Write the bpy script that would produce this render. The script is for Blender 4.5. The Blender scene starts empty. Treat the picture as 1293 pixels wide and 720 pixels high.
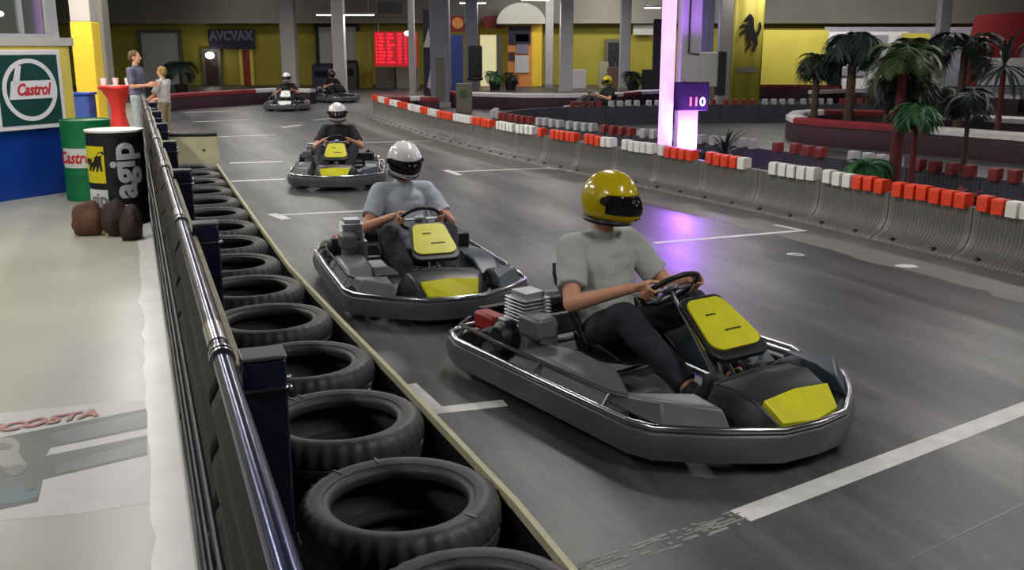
import bpy, math, random
from mathutils import Vector, Matrix, noise
random.seed(7)
PI = math.pi
C = bpy.context.scene.collection
F = 1240.0; PITCH = math.radians(13.7); CH = 1.9
FW = Vector((0, math.cos(PITCH), -math.sin(PITCH))); UP = Vector((0, math.sin(PITCH), math.cos(PITCH)))
def ray(px, py): return FW + Vector((1,0,0))*((px-646.5)/F) + UP*((360-py)/F)
def G(px, py, z=0.0):            # photograph pixel -> point on the level z
    r = ray(px, py); t = (z-CH)/r.z
    return Vector((r.x*t, r.y*t, z))
def P(px, py, Y):                # photograph pixel -> point at distance Y
    r = ray(px, py); t = Y/r.y
    return Vector((r.x*t, Y, CH+r.z*t))
HU = Vector((-.355, .935, 0)).normalized(); HV = Vector((HU.y, -HU.x, 0))
HALL = math.atan2(HU.y, HU.x)

# ------------------------------------------------------------------ materials
def mat(name, col, rough=.5, metal=0, var=.12, nscale=8, emis=None, estr=0, bump=0, bscale=60, trans=0, coat=0, alpha=None, spec=.5, ior=1.45):
    m = bpy.data.materials.new(name); m.use_nodes = True
    nt = m.node_tree; b = nt.nodes['Principled BSDF']
    tc = nt.nodes.new('ShaderNodeTexCoord')
    n = nt.nodes.new('ShaderNodeTexNoise'); n.inputs['Scale'].default_value = nscale; n.inputs['Detail'].default_value = 5
    nt.links.new(tc.outputs['Object'], n.inputs['Vector'])
    r = nt.nodes.new('ShaderNodeValToRGB')
    c = list(col)[:3]
    r.color_ramp.elements[0].position = .3; r.color_ramp.elements[1].position = .7
    r.color_ramp.elements[0].color = [max(0, x*(1-var)) for x in c]+[1]
    r.color_ramp.elements[1].color = [min(1, x*(1+var)) for x in c]+[1]
    nt.links.new(n.outputs['Fac'], r.inputs['Fac']); nt.links.new(r.outputs['Color'], b.inputs['Base Color'])
    b.inputs['Roughness'].default_value = rough; b.inputs['Metallic'].default_value = metal
    b.inputs['Transmission Weight'].default_value = trans; b.inputs['Coat Weight'].default_value = coat
    b.inputs['Specular IOR Level'].default_value = spec; b.inputs['IOR'].default_value = ior
    if emis:
        b.inputs['Emission Color'].default_value = list(emis)+[1]; b.inputs['Emission Strength'].default_value = estr
    if bump:
        n2 = nt.nodes.new('ShaderNodeTexNoise'); n2.inputs['Scale'].default_value = bscale; n2.inputs['Detail'].default_value = 4
        nt.links.new(tc.outputs['Object'], n2.inputs['Vector'])
        bp = nt.nodes.new('ShaderNodeBump'); bp.inputs['Strength'].default_value = bump; bp.inputs['Distance'].default_value = .02
        nt.links.new(n2.outputs['Fac'], bp.inputs['Height']); nt.links.new(bp.outputs['Normal'], b.inputs['Normal'])
    return m
def S(r, g, b):   # sRGB 0-255 -> linear
    return tuple(((x/255+.055)/1.055)**2.4 if x > 10 else x/255/12.92 for x in (r, g, b))
M = {}
def mk(k, *a, **kw): M[k] = mat(k, *a, **kw)
mk('rubber', S(62,61,62), .5, bump=.08, bscale=90, var=.16, nscale=5)
mk('rubber_dark', S(30,30,31), .6, var=.2)
mk('navy_paint', S(20,22,52), .25, coat=.5)
mk('navy_rail', S(52,56,92), .22, metal=.75)
mk('chrome', S(190,190,195), .22, metal=1, var=.05)
mk('steel', S(120,122,125), .4, metal=.8)
mk('black_sheet', S(10,9,15), .5, var=.3, nscale=4, bump=.1, bscale=20, spec=.22)
mk('bumper_grey', S(84,84,86), .42, var=.15, nscale=5)
mk('cable_dark', S(34,34,42), .45, metal=.3)
mk('cream_board', S(176,172,142), .6, var=.12)
mk('cream_plastic', S(205,200,165), .5, var=.1, nscale=5)
mk('barrier_grey', S(106,105,101), .42, var=.08, nscale=3)
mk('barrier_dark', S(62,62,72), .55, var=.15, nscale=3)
mk('block_white', S(222,222,216), .5, var=.06)
mk('block_red', S(222,62,26), .5, var=.14, nscale=20)
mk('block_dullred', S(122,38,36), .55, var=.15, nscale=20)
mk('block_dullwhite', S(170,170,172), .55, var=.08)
mk('band_red', S(120,26,34), .6, var=.2, nscale=3)
mk('band_white', S(200,196,198), .6, var=.1)
mk('skirt', S(52,26,38), .6, var=.25, nscale=2)
mk('white_line', S(206,206,204), .6, var=.12, nscale=9)
mk('blue', S(14,58,150), .35, var=.12, nscale=2)
mk('kiosk_yellow', S(226,208,96), .5, var=.06, nscale=2)
mk('cap_grey', S(200,198,190), .45, var=.05)
mk('castrol_green', S(12,66,60), .4, var=.1)
mk('sign_white', S(232,230,238), .4, var=.03)
mk('sign_red', S(200,44,50), .4, var=.05)
mk('drum_green', S(10,116,66), .4, var=.12)
mk('drum_black', S(26,25,30), .35, var=.15)
mk('drum_yellow', S(216,206,20), .4, var=.08)
mk('silver_ink', S(196,196,206), .35, var=.05)
mk('drum_white', S(214,216,214), .4, var=.05)
mk('black', S(18,17,19), .5, var=.2)
mk('stone_brown', S(96,62,46), .7, var=.35, nscale=5, bump=.5, bscale=14)
mk('stone_dark', S(56,40,36), .75, var=.35, nscale=5, bump=.5, bscale=14)
mk('bin_green', S(150,152,124), .5, var=.1)
mk('crate_brown', S(112,88,80), .6, var=.15)
mk('plastic_grey', S(100,101,105), .38, var=.12, nscale=6)
mk('plastic_black', S(24,24,27), .42, var=.2)
mk('plastic_slate', S(62,72,82), .4, var=.15)
mk('kart_yellow', S(206,202,26), .4, var=.08, nscale=12)
mk('kart_red', S(150,32,30), .45, var=.1)
mk('engine_metal', S(175,178,185), .35, metal=.55, var=.15, nscale=14)
mk('skin', S(205,150,122), .55, var=.06, nscale=12)
mk('shirt_grey', S(172,176,174), .85, var=.08, bump=.2)
mk('shirt_blue', S(172,180,192), .85, var=.08, bump=.2)
mk('shirt_black', S(30,26,32), .85, var=.15, bump=.2)
mk('shirt_slate', S(92,92,112), .85, var=.1)
mk('shirt_white', S(196,192,190), .85, var=.06)
mk('trousers_dark', S(34,35,46), .85, var=.2, bump=.2)
mk('jeans_light', S(150,156,160), .85, var=.1)
mk('khaki', S(150,138,104), .85, var=.1)
mk('shoe_dark', S(44,42,44), .6, var=.15)
mk('shoe_white', S(196,196,196), .6, var=.05)
mk('helmet_yellow', S(198,174,16), .22, var=.06, coat=.6)
mk('helmet_white', S(226,224,228), .22, var=.04, coat=.6)
mk('helmet_black', S(46,34,34), .3, var=.1, coat=.4)
mk('visor', S(22,20,26), .12, var=.1)
mk('hair', S(92,66,44), .8, var=.2, bump=.4)
mk('hair_blond', S(150,120,70), .8, var=.2, bump=.4)
mk('red_cloth', S(206,46,38), .7, var=.1, nscale=4)
mk('column_grey', S(172,170,172), .6, var=.06, nscale=2)
mk('column_slate', S(118,118,134), .6, var=.06, nscale=2)
mk('column_olive', S(98,96,84), .6, var=.08)
mk('wall_yellow', S(166,154,56), .65, var=.1, nscale=.8)
mk('yellow_paint', S(232,196,56), .6, var=.06)
mk('concrete', S(138,134,126), .75, var=.1, nscale=.7)
mk('strip_concrete', S(106,104,100), .5, var=.14, nscale=1.6)
mk('ceiling_grey', S(96,96,96), .8, var=.1, nscale=.5)
mk('shutter', S(186,188,186), .5, var=.05)
mk('door_brown', S(64,40,36), .6, var=.2)
mk('door_red', S(152,56,32), .6, var=.12)
mk('door_dark', S(34,34,40), .6, var=.2)
mk('banner_dark', S(44,38,58), .7, var=.15)
mk('banner_text', S(112,108,130), .7, var=.1)
mk('lamp', (1,1,1), .5, emis=(1,.97,.9), estr=9)
mk('lamp_warm', (1,.9,.7), .5, emis=(1,.85,.55), estr=7)
mk('violet_flange_glow', (.7,.4,1), .5, emis=(.74,.34,1), estr=1.5)  # emission stands for the violet light falling on the column flange
mk('violet_lens', (.7,.4,1), .5, emis=(.5,.2,1), estr=9)
mk('red_led', (.8,.02,.04), .5, emis=(1,.004,.02), estr=1.2)
mk('red_screen', S(120,8,20), .5, emis=(1,.01,.04), estr=.28)
mk('led_red', (1,.1,.05), .5, emis=(1,.16,.1), estr=1.2)
mk('led_green', (.5,1,.6), .5, emis=(.5,.8,.45), estr=.8)
mk('screen', S(12,10,18), .7, spec=.2, var=.1)
mk('leaf', S(46,98,56), .6, var=.35, nscale=6)
mk('leaf_dark', S(32,46,38), .6, var=.35, nscale=6)
mk('leaf_olive', S(60,76,38), .6, var=.3, nscale=6)
mk('leaf_grey', S(44,58,58), .6, var=.3, nscale=6)
mk('trunk', S(92,34,38), .8, var=.3, nscale=14, bump=.5)
mk('trunk_brown', S(74,58,48), .8, var=.3, nscale=14, bump=.5)
mk('poster_red', S(116,28,32), .6, var=.1)
mk('poster_white', S(186,184,188), .6, var=.06)
mk('poster_grey', S(120,118,130), .6, var=.15)
mk('poster_blue', S(38,58,120), .6, var=.15)
mk('poster_orange', S(206,132,70), .6, var=.15)
mk('cream_light', S(232,226,170), .6, emis=(1,.9,.55), estr=.35)
mk('frame_grey', S(180,180,188), .4, var=.04)
mk('glass', S(205,215,210), .06, trans=.9, var=.02)
mk('pst_white', S(206,204,205), .35, var=.05, nscale=5)
mk('pst_grey', S(90,98,101), .35, var=.3, nscale=3)
mk('pst_dark', S(58,66,70), .35, var=.3, nscale=4)
mk('pst_teal', S(62,98,110), .35, var=.3, nscale=5)
mk('pst_red', S(178,98,86), .35, var=.12, nscale=8)
mk('pst_skin', S(150,148,141), .35, var=.14, nscale=5)
mk('pst_brow', S(98,102,102), .35, var=.2, nscale=5)
mk('duct', S(160,162,166), .3, metal=.7, var=.1)
mk('cup_white', S(232,222,222), .5, var=.03)
mk('fabric_blue', S(52,74,140), .8, var=.15)

def floor_material():
    m = bpy.data.materials.new('track_floor'); m.use_nodes = True
    nt = m.node_tree; b = nt.nodes['Principled BSDF']; L = nt.links.new; N = nt.nodes.new
    tc = N('ShaderNodeTexCoord')
    mp = N('ShaderNodeMapping'); mp.inputs['Rotation'].default_value = (0,0,-HALL); L(tc.outputs['Object'], mp.inputs['Vector'])
    def nz(scale, det, vec, rough=.6):
        n = N('ShaderNodeTexNoise'); n.inputs['Scale'].default_value = scale; n.inputs['Detail'].default_value = det
        n.inputs['Roughness'].default_value = rough; L(vec, n.inputs['Vector']); return n.outputs['Fac']
    def ramp(v, p0, p1, c0, c1):
        r = N('ShaderNodeValToRGB'); e = r.color_ramp.elements
        e[0].position = p0; e[1].position = p1; e[0].color = list(c0)+[1]; e[1].color = list(c1)+[1]; L(v, r.inputs['Fac']); return r.outputs['Color']
    def mix(f, a, c, typ='MIX'):
        x = N('ShaderNodeMix'); x.data_type = 'RGBA'; x.blend_type = typ
        if isinstance(f, float): x.inputs[0].default_value = f
        else: L(f, x.inputs[0])
        L(a, x.inputs[6]); L(c, x.inputs[7]); return x.outputs[2]
    st = N('ShaderNodeMapping'); st.inputs['Scale'].default_value = (.16, 1.6, 1); L(mp.outputs['Vector'], st.inputs['Vector'])
    st2 = N('ShaderNodeMapping'); st2.inputs['Scale'].default_value = (.3, 5, 1); st2.inputs['Rotation'].default_value = (0,0,-.12); L(mp.outputs['Vector'], st2.inputs['Vector'])
    base = ramp(nz(.55, 6, tc.outputs['Object']), .3, .72, S(80,80,84), S(120,119,119))
    skid = ramp(nz(1.0, 6, st.outputs['Vector']), .38, .6, (.42,.42,.45), (1,1,1))
    c = mix(.85, base, skid, 'MULTIPLY')
    sk2 = ramp(nz(1.3, 7, st2.outputs['Vector'], .7), .4, .66, (.66,.66,.68), (1.0,1.0,1.0))
    c = mix(.8, c, sk2, 'MULTIPLY')
    sp = ramp(nz(14, 8, tc.outputs['Object'], .75), .35, .7, (.82,.82,.82), (1.1,1.1,1.1))
    c = mix(.8, c, sp, 'MULTIPLY')
    st3 = N('ShaderNodeMapping'); st3.inputs['Scale'].default_value = (.5, 2.6, 1); st3.inputs['Rotation'].default_value = (0,0,.5); L(mp.outputs['Vector'], st3.inputs['Vector'])
    bl = ramp(nz(1.6, 9, st3.outputs['Vector'], .72), .42, .62, (.62,.63,.68), (1.12,1.12,1.12)); c = mix(.75, c, bl, 'MULTIPLY')
    dk = ramp(nz(.35, 3, st.outputs['Vector']), .4, .62, (.7,.7,.72), (1.1,1.09,1.06)); c = mix(.8, c, dk, 'MULTIPLY')
    L(c, b.inputs['Base Color'])
    rr = N('ShaderNodeMapRange'); rr.inputs['To Min'].default_value = .28; rr.inputs['To Max'].default_value = .55
    L(nz(1.1, 6, st.outputs['Vector']), rr.inputs['Value']); L(rr.outputs['Result'], b.inputs['Roughness'])
    bp = N('ShaderNodeBump'); bp.inputs['Strength'].default_value = .12; bp.inputs['Distance'].default_value = .01
    L(nz(22, 6, tc.outputs['Object']), bp.inputs['Height']); L(bp.outputs['Normal'], b.inputs['Normal'])
    return m
def walkway_material():
    m = bpy.data.materials.new('walkway_floor'); m.use_nodes = True
    nt = m.node_tree; b = nt.nodes['Principled BSDF']; L = nt.links.new; N = nt.nodes.new
    tc = N('ShaderNodeTexCoord')
    n = N('ShaderNodeTexNoise'); n.inputs['Scale'].default_value = .9; n.inputs['Detail'].default_value = 7; L(tc.outputs['Object'], n.inputs['Vector'])
    r = N('ShaderNodeValToRGB'); e = r.color_ramp.elements; e[0].position = .3; e[1].position = .7
    e[0].color = list(S(168,168,154))+[1]; e[1].color = list(S(188,187,175))+[1]; L(n.outputs['Fac'], r.inputs['Fac']); L(r.outputs['Color'], b.inputs['Base Color'])
    n2 = N('ShaderNodeTexNoise'); n2.inputs['Scale'].default_value = 2; n2.inputs['Detail'].default_value = 3; L(tc.outputs['Object'], n2.inputs['Vector'])
    rr = N('ShaderNodeMapRange'); rr.inputs['To Min'].default_value = .27; rr.inputs['To Max'].default_value = .36; L(n2.outputs['Fac'], rr.inputs['Value']); L(rr.outputs['Result'], b.inputs['Roughness'])
    return m
M['track'] = floor_material(); M['walkway'] = walkway_material()
mk('worn_glare', S(222,222,220), .3, var=.08, nscale=3)
mk('tape_grey', S(128,128,126), .6, var=.25, nscale=12)

# ------------------------------------------------------------------ mesh builder
class MB:
    def __init__(s): s.v = []; s.f = []; s.m = []
    def add(s, v, f, X=None, mi=0):
        o = len(s.v)
        for p in v:
            p = Vector(p); s.v.append(X @ p if X is not None else p)
        for q in f: s.f.append([i+o for i in q]); s.m.append(mi)
        return s
    def box(s, c, d, X=None, mi=0, rz=0):
        x, y, z = d[0]/2, d[1]/2, d[2]/2
        v = [(a*x, b*y, e*z) for a in (-1,1) for b in (-1,1) for e in (-1,1)]
        f = [(0,1,3,2),(4,6,7,5),(0,4,5,1),(2,3,7,6),(0,2,6,4),(1,5,7,3)]
        T = Matrix.Translation(c) @ Matrix.Rotation(rz, 4, 'Z')
        return s.add(v, f, X @ T if X is not None else T, mi)
    def tube(s, pts, r, n=10, X=None, mi=0, closed=False, caps=True):
        pts = [Vector(p) for p in pts]; k = len(pts)
        rs = r if isinstance(r, (list, tuple)) else [r]*k
        v = []; f = []; prev = None
        for i, p in enumerate(pts):
            if closed: t = pts[(i+1) % k]-pts[i-1]
            else: t = pts[min(i+1, k-1)]-pts[max(i-1, 0)]
            t.normalize()
            if prev is None:
                a = Vector((0,0,1)) if abs(t.z) < .9 else Vector((1,0,0)); u = t.cross(a).normalized()
            else: u = (prev - t*prev.dot(t)).normalized()
            prev = u; w = t.cross(u)
            for j in range(n):
                q = 2*PI*j/n; v.append(p + (u*math.cos(q)+w*math.sin(q))*rs[i])
        for i in range(k if closed else k-1):
            for j in range(n):
                a = i*n+j; b_ = i*n+(j+1) % n; c = ((i+1) % k)*n+(j+1) % n; d = ((i+1) % k)*n+j
                f.append((a, b_, c, d))
        if caps and not closed: f.append(tuple(range(n))[::-1]); f.append(tuple((k-1)*n+j for j in range(n)))
        return s.add(v, f, X, mi)
    def lathe(s, prof, n=32, X=None, mi=0, mod=None, caps=False):
        v = []; f = []; k = len(prof)
        for j in range(n):
            q = 2*PI*j/n
            for i, (r, z) in enumerate(prof):
                if mod: r, z = mod(i, j, r, z)
                v.append((r*math.cos(q), r*math.sin(q), z))
        for j in range(n):
            for i in range(k-1):
                a = j*k+i; b_ = ((j+1) % n)*k+i; f.append((a, b_, b_+1, a+1))
        if caps:
            f.append([j*k for j in range(n)][::-1]); f.append([j*k+k-1 for j in range(n)])
        return s.add(v, f, X, mi)
    def prism(s, poly, t, X=None, mi=0):   # polygon in xy, thickness t along z from 0
        n = len(poly)
        v = [(x, y, 0) for x, y in poly]+[(x, y, t) for x, y in poly]
        f = [tuple(range(n))[::-1], tuple(range(n, 2*n))]+[(i, (i+1) % n, n+(i+1) % n, n+i) for i in range(n)]
        return s.add(v, f, X, mi)
    def ball(s, c, r, n=16, X=None, mi=0, R=None):
        if not isinstance(r, (list, tuple)): r = (r, r, r)
        v = [(0,0,-1)]; f = []; h = n//2
        for i in range(1, h):
            a = -PI/2+PI*i/h
            for j in range(n): v.append((math.cos(a)*math.cos(2*PI*j/n), math.cos(a)*math.sin(2*PI*j/n), math.sin(a)))
        v.append((0,0,1)); e = len(v)-1
        for j in range(n):
            f.append((0, 1+(j+1) % n, 1+j)); f.append((e, e-n+j, e-n+(j+1) % n))
            for i in range(h-2):
                a = 1+i*n; f.append((a+j, a+(j+1) % n, a+n+(j+1) % n, a+n+j))
        T = Matrix.Translation(c) @ (R.to_4x4() if R else Matrix()) @ Matrix.Diagonal((*r, 1))
        return s.add(v, f, X @ T if X is not None else T, mi)
    def cap(s, a, b, r1, r2, n=14, round_=True):
        s.tube([a, b], [r1, r2], n)
        if round_: s.ball(a, r1*.998, n); s.ball(b, r2*.998, n)
        return s
    def cone(s, a, b, r1, r2, n=16): return s.tube([a, b], [r1, r2], n)
def mesh_of(mb, name, mats, smooth=40):
    me = bpy.data.meshes.new(name); me.from_pydata([tuple(p) for p in mb.v], [], mb.f)
    if not isinstance(mats, (list, tuple)): mats = [mats]
    for m in mats: me.materials.append(M[m] if isinstance(m, str) else m)
    if len(mats) > 1: me.polygons.foreach_set('material_index', mb.m)
    me.update()
    if smooth:
        me.polygons.foreach_set('use_smooth', [True]*len(me.polygons))
        try: me.set_sharp_from_angle(angle=math.radians(smooth))
        except Exception: pass
    return me
def obj(name, mb, mats, parent=None, smooth=40, bevel=0, subsurf=0, loc=None):
    me = mesh_of(mb, name, mats, smooth) if isinstance(mb, MB) else mb
    o = bpy.data.objects.new(name, me); C.objects.link(o)
    if parent: o.parent = parent
    if loc is not None: o.location = loc
    if bevel:
        b = o.modifiers.new('bevel', 'BEVEL'); b.width = bevel; b.segments = 2; b.limit_method = 'ANGLE'
    if subsurf:
        b = o.modifiers.new('sub', 'SUBSURF'); b.levels = subsurf; b.render_levels = subsurf
    return o
def tag(o, label=None, cat=None, group=None, kind=None):
    if label: o['label'] = label
    if cat: o['category'] = cat
    if group: o['group'] = group
    if kind: o['kind'] = kind
    return o
def thing(name, label, cat, loc=(0,0,0), rz=0, group=None):
    o = bpy.data.objects.new(name, None); C.objects.link(o); o.location = loc; o.rotation_euler = (0,0,rz)
    o.empty_display_size = .1
    return tag(o, label, cat, group)
def struct(name, mb, mats, **k):
    return tag(obj(name, mb, mats, **k), kind='structure')
def kids(o): return [c for c in bpy.data.objects if c.parent == o]
def copy_tree(o, parent=None, swap=None):
    c = o.copy()
    if swap and o.type == 'MESH':
        ms = [m.name for m in o.data.materials]
        if any(x in swap for x in ms):
            c.data = o.data.copy()
            for i, x in enumerate(ms):
                if x in swap: c.data.materials[i] = M[swap[x]]
    C.objects.link(c); c.parent = parent
    for ch in kids(o): copy_tree(ch, c, swap)
    return c
def frame(origin, x, z=(0,0,1)):      # 4x4 with local x along x, z along z
    x = Vector(x).normalized(); z = Vector(z); y = z.cross(x).normalized(); z = x.cross(y)
    m = Matrix((x, y, z)).transposed().to_4x4(); m.translation = Vector(origin); return m
def text_mb(txt, size, shear=0, depth=.004, X=None, mi=0, bold=0, warp=None, into=None, sx=1):
    cu = bpy.data.curves.new('t', 'FONT'); cu.body = txt; cu.size = size; cu.shear = shear; cu.extrude = depth/2; cu.offset = bold
    cu.align_x = 'CENTER'; cu.align_y = 'CENTER'; cu.resolution_u = 4
    o = bpy.data.objects.new('t', cu); C.objects.link(o); bpy.context.view_layer.update()
    me = bpy.data.meshes.new_from_object(o.evaluated_get(bpy.context.evaluated_depsgraph_get()))
    mb = into or MB()
    if warp:
        import bmesh
        bm = bmesh.new(); bm.from_mesh(me); bmesh.ops.triangulate(bm, faces=bm.faces[:])
        for it in range(4):
            es = [e for e in bm.edges if e.calc_length() > size*.09]
            if es: bmesh.ops.subdivide_edges(bm, edges=es, cuts=1); bmesh.ops.triangulate(bm, faces=bm.faces[:])
        bm.to_mesh(me); bm.free()
    vs = [Vector((v.co.x*sx, v.co.y, v.co.z)) for v in me.vertices]
    if X is not None: vs = [X @ v for v in vs]
    if warp: vs = [warp(v) for v in vs]
    mb.add(vs, [list(p.vertices) for p in me.polygons], None, mi)
    bpy.data.objects.remove(o); bpy.data.curves.remove(cu); bpy.data.meshes.remove(me)
    return mb
def remesh(mb, vox, smooth=4, name='body', mats='skin', ripple=0, rs=9):
    me = mesh_of(mb, 'tmp', mats, 0); o = bpy.data.objects.new('tmp', me); C.objects.link(o)
    r = o.modifiers.new('r', 'REMESH'); r.mode = 'VOXEL'; r.voxel_size = vox; r.use_smooth_shade = True
    if smooth:
        s_ = o.modifiers.new('s', 'SMOOTH'); s_.iterations = smooth; s_.factor = .5
    bpy.context.view_layer.update()
    out = bpy.data.meshes.new_from_object(o.evaluated_get(bpy.context.evaluated_depsgraph_get()))
    out.name = name
    bpy.data.objects.remove(o); bpy.data.meshes.remove(me)
    if ripple:
        ns = [v.normal.copy() for v in out.vertices]
        for v, n_ in zip(out.vertices, ns):
            v.co += n_*ripple*(noise.noise(v.co*rs)+.6*noise.noise(Vector((v.co.x*rs, v.co.y*rs, v.co.z*rs*3))))
    out.polygons.foreach_set('use_smooth', [True]*len(out.polygons))
    if not out.materials: out.materials.append(M[mats])
    return out

# ------------------------------------------------------------------ shell
w0, w1, d0, d1, CE = -27.0, 31.0, -7.0, 50.0, 4.7
def fence_x(Y): return -1.32-.38*(Y-3.75)
mb = MB(); mb.box(((w0+w1)/2, (d0+d1)/2, -.15), (w1-w0, d1-d0, .3)); flo = struct('floor', mb, 'track', smooth=0)
# walkway slab left of the fence, 4 mm proud of the track
mb = MB(); a = 34
def fx(Y): return fence_x(Y)-.02
mb.prism([(fx(-6.9), -6.9), (fx(a), a), (w0+.02, a), (w0+.02, -6.9)], .006); walk = struct('floor', mb, 'walkway', smooth=0)
mb = MB(); mb.box(((w0+w1)/2, (d0+d1)/2, CE+.15), (w1-w0, d1-d0, .3)); struct('ceiling', mb, 'ceiling_grey', smooth=0)
mb = MB(); mb.box(((w0+w1)/2, d1+.15, CE/2), (w1-w0+.6, .3, CE)); wb = struct('wall_back', mb, 'wall_yellow', smooth=0)
mb = MB(); mb.box(((w0+w1)/2, d0-.15, CE/2), (w1-w0+.6, .3, CE)); struct('wall_front', mb, 'concrete', smooth=0)
mb = MB(); mb.box((w0-.15, (d0+d1)/2, CE/2), (.3, d1-d0, CE)); struct('wall_left', mb, 'concrete', smooth=0)
mb = MB(); mb.box((w1+.15, (d0+d1)/2, CE/2), (.3, d1-d0, CE)); struct('wall_right', mb, 'concrete', smooth=0)
# concrete beam over the yellow wall
z0 = P(300, 30, 49.5).z
mb = MB(); mb.box(((w0+w1)/2, 49.55, (z0+CE)/2), (w1-w0-.1, .9, CE-z0)); mb.box(((w0+w1)/2, 49.0, z0+.12), (w1-w0-.1, .3, .24))
struct('trim_1', mb, 'concrete', smooth=0, bevel=.02)
# painted markings as thin coats lying on the floor
def strip(mb, a, b, w, z=.0015):
    a = Vector(a); b = Vector(b); t = (b-a).normalized(); n = Vector((-t.y, t.x, 0))*w/2
    mb.add([a-n, b-n, b+n, a+n, a-n+Vector((0,0,z)), b-n+Vector((0,0,z)), b+n+Vector((0,0,z)), a+n+Vector((0,0,z))],
           [(4,5,6,7),(0,1,5,4),(1,2,6,5),(2,3,7,6),(3,0,4,7)])
def mark(lines):
    mb = MB()
    for k_, (x0, y0, x1, y1, w) in enumerate(lines): strip(mb, G(x0,y0), G(x1,y1), w, .0015+.0006*k_)
    obj('painted_line', mb, 'white_line', flo, smooth=0)
mark([(343,272,487,265,.07),(343,270,362,277,.12)])
mark([(568,217,703,212,.08),(563,215,580,221,.1),(686,209,704,214,.1)])
mark([(826,307,1015,291,.075),(978,284,1017,292,.08)])
mark([(540,520,638,509,.10),(508,487,545,522,.17)])
mark([(292,229,360,226,.11)]); mark([(290,206,356,204,.10)]); mark([(272,173,348,170,.09)])
mark([(245,154,315,151,.1)]); mark([(234,142,296,140,.1)]); mark([(355,161,380,158,.12)])
mark([(455,180,545,178,.07)]); mark([(470,215,520,212,.06)]); mark([(396,152,420,149,.1)])
# start line, flaking off towards the tyres
mb = MB(); A_, B_ = G(935, 652), G(1330, 502)
strip(mb, A_, B_, .115)
Z_ = G(715, 728)
nrm = (Z_-A_).normalized(); sid = Vector((-nrm.y, nrm.x, 0)); Lz = (Z_-A_).length
mbf = MB(); tt = 0
while tt < Lz:
    ln = random.uniform(.02, .09)
    for q in (-.045, -.022, 0, .022, .045):
        if random.random() < .62-.25*tt/Lz:
            p_ = A_+nrm*(tt+random.uniform(-.02, .02))+sid*(q+random.uniform(-.006, .006))
            strip(mbf, p_, p_+nrm*ln*random.uniform(.7, 1.5), random.uniform(.008, .02), .0015+.0002*random.random())
    tt += ln*.8
obj('painted_line', mb, 'white_line', flo, smooth=0)
mb = mbf
obj('worn_painted_line', mb, 'tape_grey', flo, smooth=0)
for (x, y, r) in ((1145,336,.07),(1003,321,.05),(1008,322,.04)):
    mb = MB(); c = G(x,y); pl = [(c.x+r*1.5*math.cos(q)*random.uniform(.8,1.1), c.y+r*math.sin(q)*random.uniform(.8,1.1)) for q in [i*PI/7 for i in range(14)]]
    mb.prism(pl, .0015); obj('paint_patch', mb, 'white_line', flo, smooth=0)
mb = MB(); strip(mb, G(1150,706), G(1330,618), .008)
obj('floor_joint', mb, 'plastic_grey', flo, smooth=0)
# worn edge of the walkway along the fence, whitened for the lamp glare on it
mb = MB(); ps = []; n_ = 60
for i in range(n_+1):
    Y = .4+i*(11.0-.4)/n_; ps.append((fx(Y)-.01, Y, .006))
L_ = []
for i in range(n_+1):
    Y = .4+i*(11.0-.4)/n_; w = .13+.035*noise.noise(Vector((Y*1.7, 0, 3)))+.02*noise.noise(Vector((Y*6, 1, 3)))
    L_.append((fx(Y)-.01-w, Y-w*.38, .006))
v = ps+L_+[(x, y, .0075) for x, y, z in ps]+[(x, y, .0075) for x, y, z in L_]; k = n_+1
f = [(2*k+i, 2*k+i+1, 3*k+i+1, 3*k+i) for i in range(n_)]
mb.add(v, f); obj('worn_glare_edge', mb, 'worn_glare', walk, smooth=0)

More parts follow.
